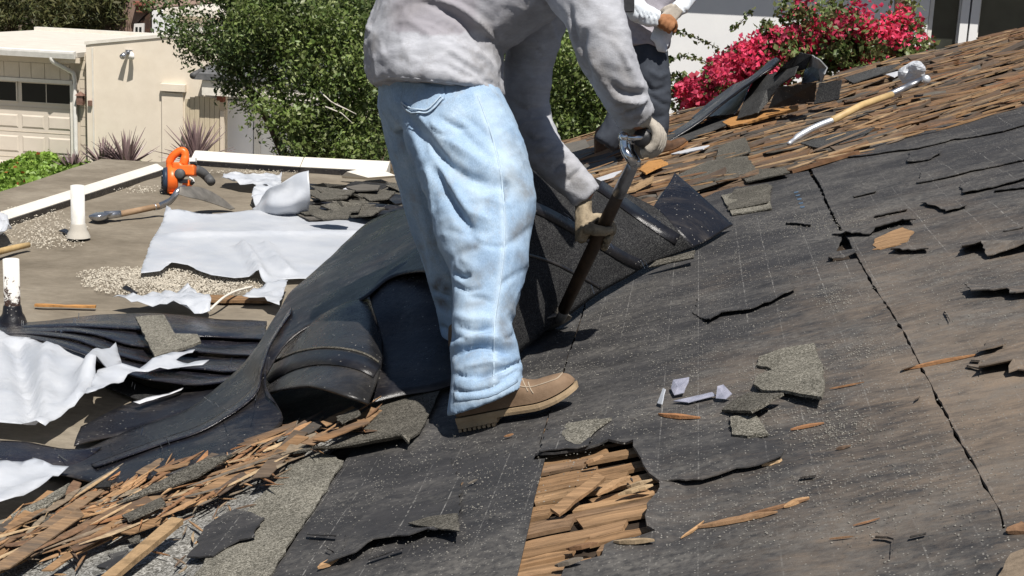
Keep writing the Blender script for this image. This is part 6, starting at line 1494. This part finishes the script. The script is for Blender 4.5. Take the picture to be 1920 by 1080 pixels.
# spiky cordylines
def sword(seed, nseg=6):
    r = random.Random(seed); V = []; F = []; dr = r.uniform(.0, .32)
    for i in range(nseg):
        t = i / (nseg - 1); w = .5 * (.45 + 1.1 * math.sin(math.pi * min(1, t * .9 + .12))) * (1 - t ** 3)
        z = -dr * t * t
        V += [(t, -w, z + .25 * w), (t, 0, z), (t, w, z + .25 * w)]
    for i in range(nseg - 1):
        a = 3 * i; F += [(a, a + 3, a + 4, a + 1), (a + 1, a + 4, a + 5, a + 2)]
    V, F = solidify(np.array(V, float), F, .06, np.tile([0, 0, 1.], (len(V), 1))); return V, F
SWM = [mesh_of('sword_leaf_mesh', *sword(i), MT['cordy']) for i in range(7)]
for px, py, tp, hw, n, lab in [(137, 326, 282, 34, 38, 'low spiky cordyline at the foot of the garage downspout'), (195, 322, 262, 40, 44, 'spiky cordyline left of the tallest pair by the stucco wall'), (238, 326, 245, 48, 54, 'tall spiky purple cordyline in front of the stucco wall'), (366, 312, 228, 52, 58, 'spiky purple cordyline standing in front of the board gate')]:
    b = PY(px, py, 29.2); b[2] = PY(px, py + 8, 29.2)[2]; dd = float((b - CAM) @ FW); H = (py - tp) / FPX * dd
    cl = thing('cordyline', b, lab, 'plant', 'cordylines along the house wall' if False else None)
    MB().tube([b, b + [0, 0, H * .30]], [.06, .045], 8).obj('stem', MT['bark'], cl, True)
    for i in range(n):
        el = math.radians(rnd.choice([rnd.uniform(50, 88), rnd.uniform(5, 60)])); az = rnd.uniform(0, 2 * math.pi)
        L = H * rnd.uniform(.80, 1.05) * (1 if el > .9 else min(1.1, hw / FPX * dd / H * 1.6))
        o = inst('leaf', rnd.choice(SWM), cl, b + [0, 0, H * rnd.uniform(.14, .26)], Matrix.Rotation(az, 3, 'Z') @ Matrix.Rotation(-el, 3, 'Y') @ Matrix.Rotation(rnd.uniform(-.5, .5), 3, 'X'), (L, .052, .10))
# pines far behind the neighbour's roof
for i, (px, py, rx, ry, Y, lab) in enumerate([(20, 10, 55, 60, 50, 'dark pine at the top left corner'), (95, 15, 50, 55, 48, 'yellowish pine second from the left behind the low roof'), (165, 15, 50, 60, 50, 'pine in the middle of the row behind the low roof'), (203, 5, 26, 46, 47, 'rightmost pine beside the brown gabled roof')]):
    g = D(px, 40, Y); tt = thing('pine_tree', (g[0], g[1], GZ), lab, 'tree')
    leaves('crown', cloud([(px, py, rx, ry, 1), (px - 8, py - 60, rx * .8, 50, .8)], 5200, Y, 1.4, 40, .62), .26, MT['needle'], tt, (.14, .24), (0, 0, -.5))
    MB().tube([(g[0], g[1], GZ), D(px, -80, Y)], [.25, .08], 9).obj('trunk', MT['bark'], tt, True)
hg = thing('hedge', (D(560, 0, 58)[0], D(560, 0, 58)[1], GZ), 'dark green hedge of trees closing the view behind the houses', 'hedge')
leaves('foliage', cloud([(px, -10, 160, 90, 1) for px in range(-300, 1300, 170)], 26000, 58, 2.0, 170, 1.1), .34, MT['leaf'], hg, (.4, .7))
# ------------------------------------------------------------------ neighbour's garage house
def fx(px, py, Y=YG): return PY(px, py, Y)
h = thing('neighbor_house', (fx(100, 200)[0], YG, GZ), 'cream stucco house with a tan panelled garage door and a low pale roof', 'house')
xL = fx(-260, 200)[0]; xD = fx(133, 220)[0]; xW = fx(163, 200)[0]; xE = fx(432, 200)[0]
zE = fx(60, 95)[2]; zH = fx(60, 153)[2]; xJ = fx(150, 220)[0]
zWin0 = fx(80, 193)[2]; zWin1 = fx(80, 158)[2]
YW = YG - .35
# garage front wall around the opening, siding boards above
zS = fx(60, 116)[2]
m = MB().box((xD, YG, GZ), (xW, YG + .2, zE)).box((xL, YG, zH + .02), (xD - .002, YG + .2, zE)); m.obj('wall', MT['siding'], h)
x = xL; i = 0
while x < xD - .05:
    w = .27 + .12 * ((i * 7) % 3) / 3; 
    MB().box((x + .006, YG - .018, zH + .075), (min(x + w, xD) - .006, YG - .002, zE - .26)).obj('siding_board', MT['siding'], h); x += w; i += 1
MB().box((xL, YG - .012, zE - .255), (xW - .01, YG - .002, zE - .02)).obj('frieze', MT['siding'], h)
z = GZ + .05; 
while z < zE - .1:
    MB().box((xJ + .02, YG - .02, z + .008), (xW - .01, YG - .002, min(z + .20, zE - .05))).obj('siding_board', MT['siding'], h); z += .205
MB().box((xL, YG - .035, zH - .01), (xD + .06, YG - .001, zH + .07)).obj('door_head', MT['cream_trim'], h)
MB().box((xD, YG - .03, GZ), (xD + .09, YG - .001, zH - .012)).obj('door_jamb', MT['cream_trim'], h)
# garage door
gd = MB().box((xL, YG + .10, GZ + .01), (xD - .006, YG + .15, zH - .012)).obj('garage_door', MT['door_paint'], h)
colw = fx(82, 270)[0] - fx(33, 270)[0]
xc = fx(130, 270)[0]
k = 0
while xc - k * colw > xL + .5:
    a0 = xc - k * colw - colw * .86; a1 = xc - k * colw
    for (ya, yb) in ((258, 289), (306, 334), (218, 243)):
        z1 = fx(80, ya)[2]; z0 = fx(80, yb)[2]
        mm = MB(); o_ = .035
        mm.add([(a0, YG + .096, z0), (a1, YG + .096, z0), (a1, YG + .096, z1), (a0, YG + .096, z1), (a0 + o_, YG + .078, z0 + o_), (a1 - o_, YG + .078, z0 + o_), (a1 - o_, YG + .078, z1 - o_), (a0 + o_, YG + .078, z1 - o_)],
               [(0, 1, 5, 4), (1, 2, 6, 5), (2, 3, 7, 6), (3, 0, 4, 7), (4, 5, 6, 7)]); mm.obj('panel', MT['door_paint'], gd)
    k += 1
wx = [(fx(38, 175)[0], fx(130, 175)[0]), (fx(-66, 175)[0], fx(27, 175)[0]), (fx(-170, 175)[0], fx(-78, 175)[0])]
for a0, a1 in wx:
    MB().box((a0, YG + .085, zWin0), (a1, YG + .098, zWin1)).obj('window_pane', MT['glass'], gd)
    m = MB(); t_ = .03
    m.box((a0 - t_, YG + .075, zWin0 - t_), (a1 + t_, YG + .099, zWin0 - .001)).box((a0 - t_, YG + .075, zWin1 + .001), (a1 + t_, YG + .099, zWin1 + t_))
    m.box((a0 - t_, YG + .076, zWin0), (a0 - .001, YG + .099, zWin1)).box((a1 + .001, YG + .076, zWin0), (a1 + t_, YG + .099, zWin1)).box(((a0 + a1) / 2 - .008, YG + .074, zWin0), ((a0 + a1) / 2 + .008, YG + .084, zWin1)); m.obj('window_frame', MT['door_paint'], gd)
for zz in (fx(80, 204)[2], fx(80, 250)[2], fx(80, 298)[2]): MB().box((xL, YG + .092, zz - .006), (xD - .01, YG + .0985, zz + .006)).obj('section_joint', MT['siding'], gd)
# roof: low slope rising away
zG = zE + .04; YR = YG + 9.0
rz = PY(60, 56, YR)[2]
y6 = YW + 6.05; z6 = zG + (rz - zG) * (y6 - YG + .4) / (YR - YG + .4)
m = MB(); m.prism([(xL, YG - .40, zG), (xL, YG - .40, zG - .10), (xL, YR, rz - .12), (xL, YR, rz)], (xW - .03 - xL, 0, 0)); m.prism([(xW, y6, z6), (xW, y6, z6 - .1), (xW, YR, rz - .12), (xW, YR, rz)], (4.2, 0, 0)); roof = m.obj('roof', MT['gravelroof'], h)
m = MB(); m.box((xL, YR - .1, rz - .02), (xW + 4.2, YR + .1, rz + .09)); m.obj('ridge_cap', MT['cream_trim'], roof)
m = MB(); m.prism([(xL, YG - .41, zG + .03), (xL, YG - .41, zG - .05), (xL, YG - .45, zG - .13), (xL, YG - .52, zG - .13), (xL, YG - .55, zG - .02), (xL, YG - .55, zG + .02)], (xW - .05 - xL, 0, 0)); m.obj('gutter', MT['white_paint'], h)
MB().box((xW - .42, YG - .40, zG - .22), (xW + .02, YG - .36, zG - .11)).obj('eave_block', MT['siding'], h)
dsx = fx(143, 200)[0]
MB().tube(catmull([(dsx - .33, YG - .48, zG - .12), (dsx - .30, YG - .44, zG - .22), (dsx - .10, YG - .15, zG - .40), (dsx, YG - .06, zG - .55), (dsx, YG - .06, zG - 1.2), (dsx, YG - .06, GZ + .1)], 4), .048, 10).obj('downspout', MT['white_paint'], h, True)
# stucco front
m = MB(); zT0 = fx(163, 84, YW)[2]; zT1 = fx(330, 69, YW)[2]; zT2 = fx(432, 60, YW)[2]
xS = fx(163, 200, YW)[0]; xE2 = fx(424, 200, YW)[0]
m.prism([(xS, YW, GZ), (xE2, YW, GZ), (xE2, YW, zT2), (xS, YW, zT0)], (0, 6.0, 0)); m.obj('stucco_wall', MT['stucco'], h)
m = MB(); m.prism([(xS - .02, YW - .03, zT0 + .003), (xE2, YW - .03, zT2 + .003), (xE2, YW - .03, zT2 + .07), (xS - .02, YW - .03, zT0 + .07)], (0, 6.1, 0)); m.obj('wall_cap', MT['cream_trim'], h)
m = MB(); m.box((fx(174, 200, YW)[0], YW - .02, GZ), (fx(177, 200, YW)[0], YW - .002, zT0 - .05)); m.obj('corner_trim', MT['cream_trim'], h)
# lantern, tap box and the twin spotlight
c = fx(151, 186, YG - .14); m = MB(); m.box((c[0] - .07, YG - .2, c[2] - .12), (c[0] + .07, YG - .08, c[2] + .08)); ln = m.obj('lantern', MT['copper'], h)
m = MB(); q = [(c[0] - .10, YG - .23, c[2] + .083), (c[0] + .10, YG - .23, c[2] + .083), (c[0] + .10, YG - .05, c[2] + .083), (c[0] - .10, YG - .05, c[2] + .083), (c[0], YG - .14, c[2] + .17)]
m.add(q, [(3, 2, 1, 0), (0, 1, 4), (1, 2, 4), (2, 3, 4), (3, 0, 4)]); m.obj('lantern_cap', MT['copper'], ln); MB().box((c[0] - .03, YG - .079, c[2] - .05), (c[0] + .03, YG - .02, c[2] + .02)).obj('bracket', MT['copper'], ln)
c = fx(168, 193, YW - .05); MB().box((c[0] - .03, YW - .08, c[2] - .06), (c[0] + .05, YW - .003, c[2] + .05)).obj('tap_box', MT['copper'], h)
c = fx(241, 98, YW - .05); sp = MB().box((c[0] - .07, YW - .05, c[2] - .05), (c[0] + .07, YW - .003, c[2] + .05)).obj('spotlight', MT['steel'], h)
for dx, col in ((-.05, 'steel'), (.12, 'white_paint')): MB().tube([(c[0] + dx * .5, YW - .06, c[2]), (c[0] + dx, YW - .16, c[2] - .04), (c[0] + dx * 1.2, YW - .26, c[2] - .09)], [.03, .05, .062], 12).obj('lamp_head', MT[col], sp, True)
a = fx(304, 156, YW); b = fx(350, 172, YW); m = MB(); m.box((a[0], YW - .12, b[2]), (b[0], YW - .003, a[2])); m.obj('wall_beam', MT['stucco'], h)
a = fx(305, 172, YW); b = fx(345, 320, YW); MB().box((a[0], YW - .06, GZ), (b[0], YW - .004, a[2] - .003)).obj('blind_door', MT['stucco'], h)
# board gate
gt = thing('board_gate', (fx(378, 300, YW - .5)[0], YW - .5, GZ), 'tan board gate with an arched top beside the stucco wall', 'gate')
x0 = fx(347, 240, YW - .5)[0]; x1 = fx(412, 240, YW - .5)[0]; zt = fx(378, 183, YW - .5)[2]
n = 7
for i in range(n):
    a0 = x0 + (x1 - x0) * i / n; a1 = x0 + (x1 - x0) * (i + 1) / n; u = (i + .5) / n * 2 - 1
    MB().box((a0 + .004, YW - .52 + .004 * (i % 2), GZ), (a1 - .004, YW - .48, zt - .10 * u * u + .03)).obj('board', MT['gate'], gt)
MB().box((x1 + .02, YW - .54, GZ), (x1 + .10, YW - .44, zt - .25)).obj('post', MT['siding'], gt)
MB().box((x0, YW - .478, GZ + .3), (x1, YW - .44, GZ + .4)).obj('rail', MT['gate'], gt)
# second house with the white door and small grey eave
YH = YG - .2
h2_ = thing('white_house_entry', (fx(460, 250, YH)[0], YH, GZ), 'white entry with a small grey shingled eave half hidden by the tree', 'house')
a = fx(424, 195, YH); b = fx(640, 300, YH); zc = fx(460, 168, YH)[2]
MB().box((a[0], YH, GZ), (b[0], YH + .2, zc)).obj('wall', MT['white_wall'], h2_)
dd0 = fx(428, 200, YH)[0]; dd1 = fx(476, 200, YH)[0]
MB().box((dd0, YH - .05, GZ), (dd1, YH - .003, fx(450, 190, YH)[2])).obj('door', MT['white_door'], h2_)
MB().box((dd1 + .03, YH - .07, GZ), (dd1 + .16, YH - .003, zc - .1)).obj('door_frame', MT['white_paint'], h2_)
a = fx(366, 139, YH - .9); b = fx(640, 150, YH - .9)
m = MB(); m.prism([(a[0], YH - 1.0, a[2] - .10), (a[0] + .1, YH - 1.0, a[2] + .03), (a[0] + .7, YH + 2.5, a[2] + 1.0), (a[0] + .7, YH + 2.5, a[2] + .7)], (b[0] - a[0], 0, 0)); m.obj('roof', MT['grey_shingle'], h2_)
m = MB(); m.box((a[0] + .15, YH - .92, a[2] - .42), (b[0], YH - .02, a[2] - .12)); m.obj('soffit', MT['cream_trim'], h2_)
MB().tube([(a[0] - .02, YH - 1.0, a[2] - .03), (a[0] + .05, YH - .2, a[2] + .1)], [.07, .06], 10).obj('gutter_end', MT['grey_plastic'], h2_, True)
a = fx(412, 164, YH - .1); b = fx(424, 190, YH - .1); MB().box((a[0], YH - .3, b[2]), (b[0], YH - .05, a[2])).obj('eave_vent', MT['brick'], h2_)
# brown gabled house far behind
YB = 46.0
h3 = thing('gabled_house', (PY(275, 40, YB)[0], YB, GZ), 'distant house with a brown gabled roof, brick chimney and white window', 'house')
def bx(px, py): return PY(px, py, YB)
m = MB(); m.prism([bx(285, 20), bx(380, 26), [bx(380, 26)[0], YB, GZ], [bx(285, 20)[0], YB, GZ]], (0, 5, 0)); m.obj('wall', MT['white_wall'], h3)
m = MB(); m.prism([bx(205, 66), bx(235, 5), bx(262, -12), bx(284, 14), bx(247, 54), bx(247, 66)], (0, 6, 0)); m.obj('roof', MT['brown_roof'], h3)
m = MB(); m.prism([bx(250, 66), bx(250, 54), bx(283, 24), bx(283, 66)], (0, .5, 0)); m.V = [v + [0, -.12, 0] for v in m.V]; m.obj('gable', MT['rust'], h3)
m = MB(); m.prism([bx(255, 64), bx(257, 44), bx(275, 43), bx(274, 66)], (0, .1, 0)); m.V = [v + [0, -.25, 0] for v in m.V]; wf = m.obj('window', MT['white_paint'], h3)
for k in (260, 267): m = MB(); m.prism([bx(k, 60), bx(k, 50), bx(k + 4, 50), bx(k + 4, 61)], (0, .02, 0)); m.V = [v + [0, -.28, 0] for v in m.V]; m.obj('pane', MT['glass'], wf)
m = MB(); a = bx(262, 22); b = bx(276, 10); m.box((a[0], YB - .3, a[2]), (b[0], YB + .4, b[2])); ch = m.obj('chimney', MT['brick'], h3); MB().box((a[0] - .08, YB - .38, b[2] + .003), (b[0] + .08, YB + .48, b[2] + .12)).obj('chimney_cap', MT['brick'], ch)
h4 = thing('pale_house', (PY(420, 30, 40)[0], 40, GZ), 'pale distant house wall showing through the top of the tree', 'house')
a = PY(335, 28, 40); b = PY(760, 28, 40); MB().box((a[0], 40, GZ), (b[0], 44, a[2])).obj('wall', MT['stucco'], h4); MB().box((a[0] - .3, 39.6, a[2] + .003), (b[0] + .3, 44.4, a[2] + .18)).obj('roof', MT['gravelroof'], h4)
# white building on the right: deep eave shading the top of its wall, dark windows
YQ = 19.0
h5 = thing('white_building', (PY(1500, 60, YQ)[0], YQ, GZ), 'white walled house with a deep eave and large dark windows behind the bougainvillea', 'house')
def qx(px, py): return PY(px, py, YQ)
w0 = qx(1150, 60)[0]; w1_ = qx(1738, 60)[0]; zt = qx(1380, -150)[2]
MB().box((w0, YQ, GZ), (w1_, YQ + .2, zt)).obj('wall', MT['white_wall'], h5)
p0 = qx(1800, 40)[0]; p1 = qx(1834, 40)[0]; xr = qx(2150, 40)[0]
zs = qx(1800, 130)[2]
MB().box((w1_ + .002, YQ + .01, GZ), (xr, YQ + .2, zs)).obj('wall', MT['white_wall'], h5)
for a0, a1 in ((w1_ + .06, p0 - .02), (p1 + .02, xr)):
    wf = MB().box((a0 - .05, YQ + .03, zs + .002), (a0, YQ + .14, zt)).box((a1, YQ + .03, zs + .002), (a1 + .018, YQ + .14, zt)).obj('window_frame', MT['white_paint'], h5); MB().box((a0 + .002, YQ + .08, zs + .004), (a1 - .002, YQ + .10, zt)).obj('pane', MT['glass2'], wf)
for a0, a1 in ((p0, (p0 + p1) / 2 - .012), ((p0 + p1) / 2 + .012, p1)): MB().box((a0, YQ - .02, GZ), (a1, YQ + .2, zt)).obj('post', MT['white_wall'], h5)
MB().box((w0, YQ + .3, GZ), (xr, YQ + 2.5, GZ + .05)).obj('floor', MT['concrete'], h5); MB().box((w0, YQ + 2.5, GZ), (xr, YQ + 2.6, zt)).obj('back_wall', MT['siding'], h5)
o_ = .42; ze = qx(1500, 35)[2] + o_ * SUN[2] / abs(SUN[1])
MB().box((w0 - .5, YQ - o_, ze), (xr, YQ + 3.2, ze + .2)).obj('eave', MT['white_paint'], h5)
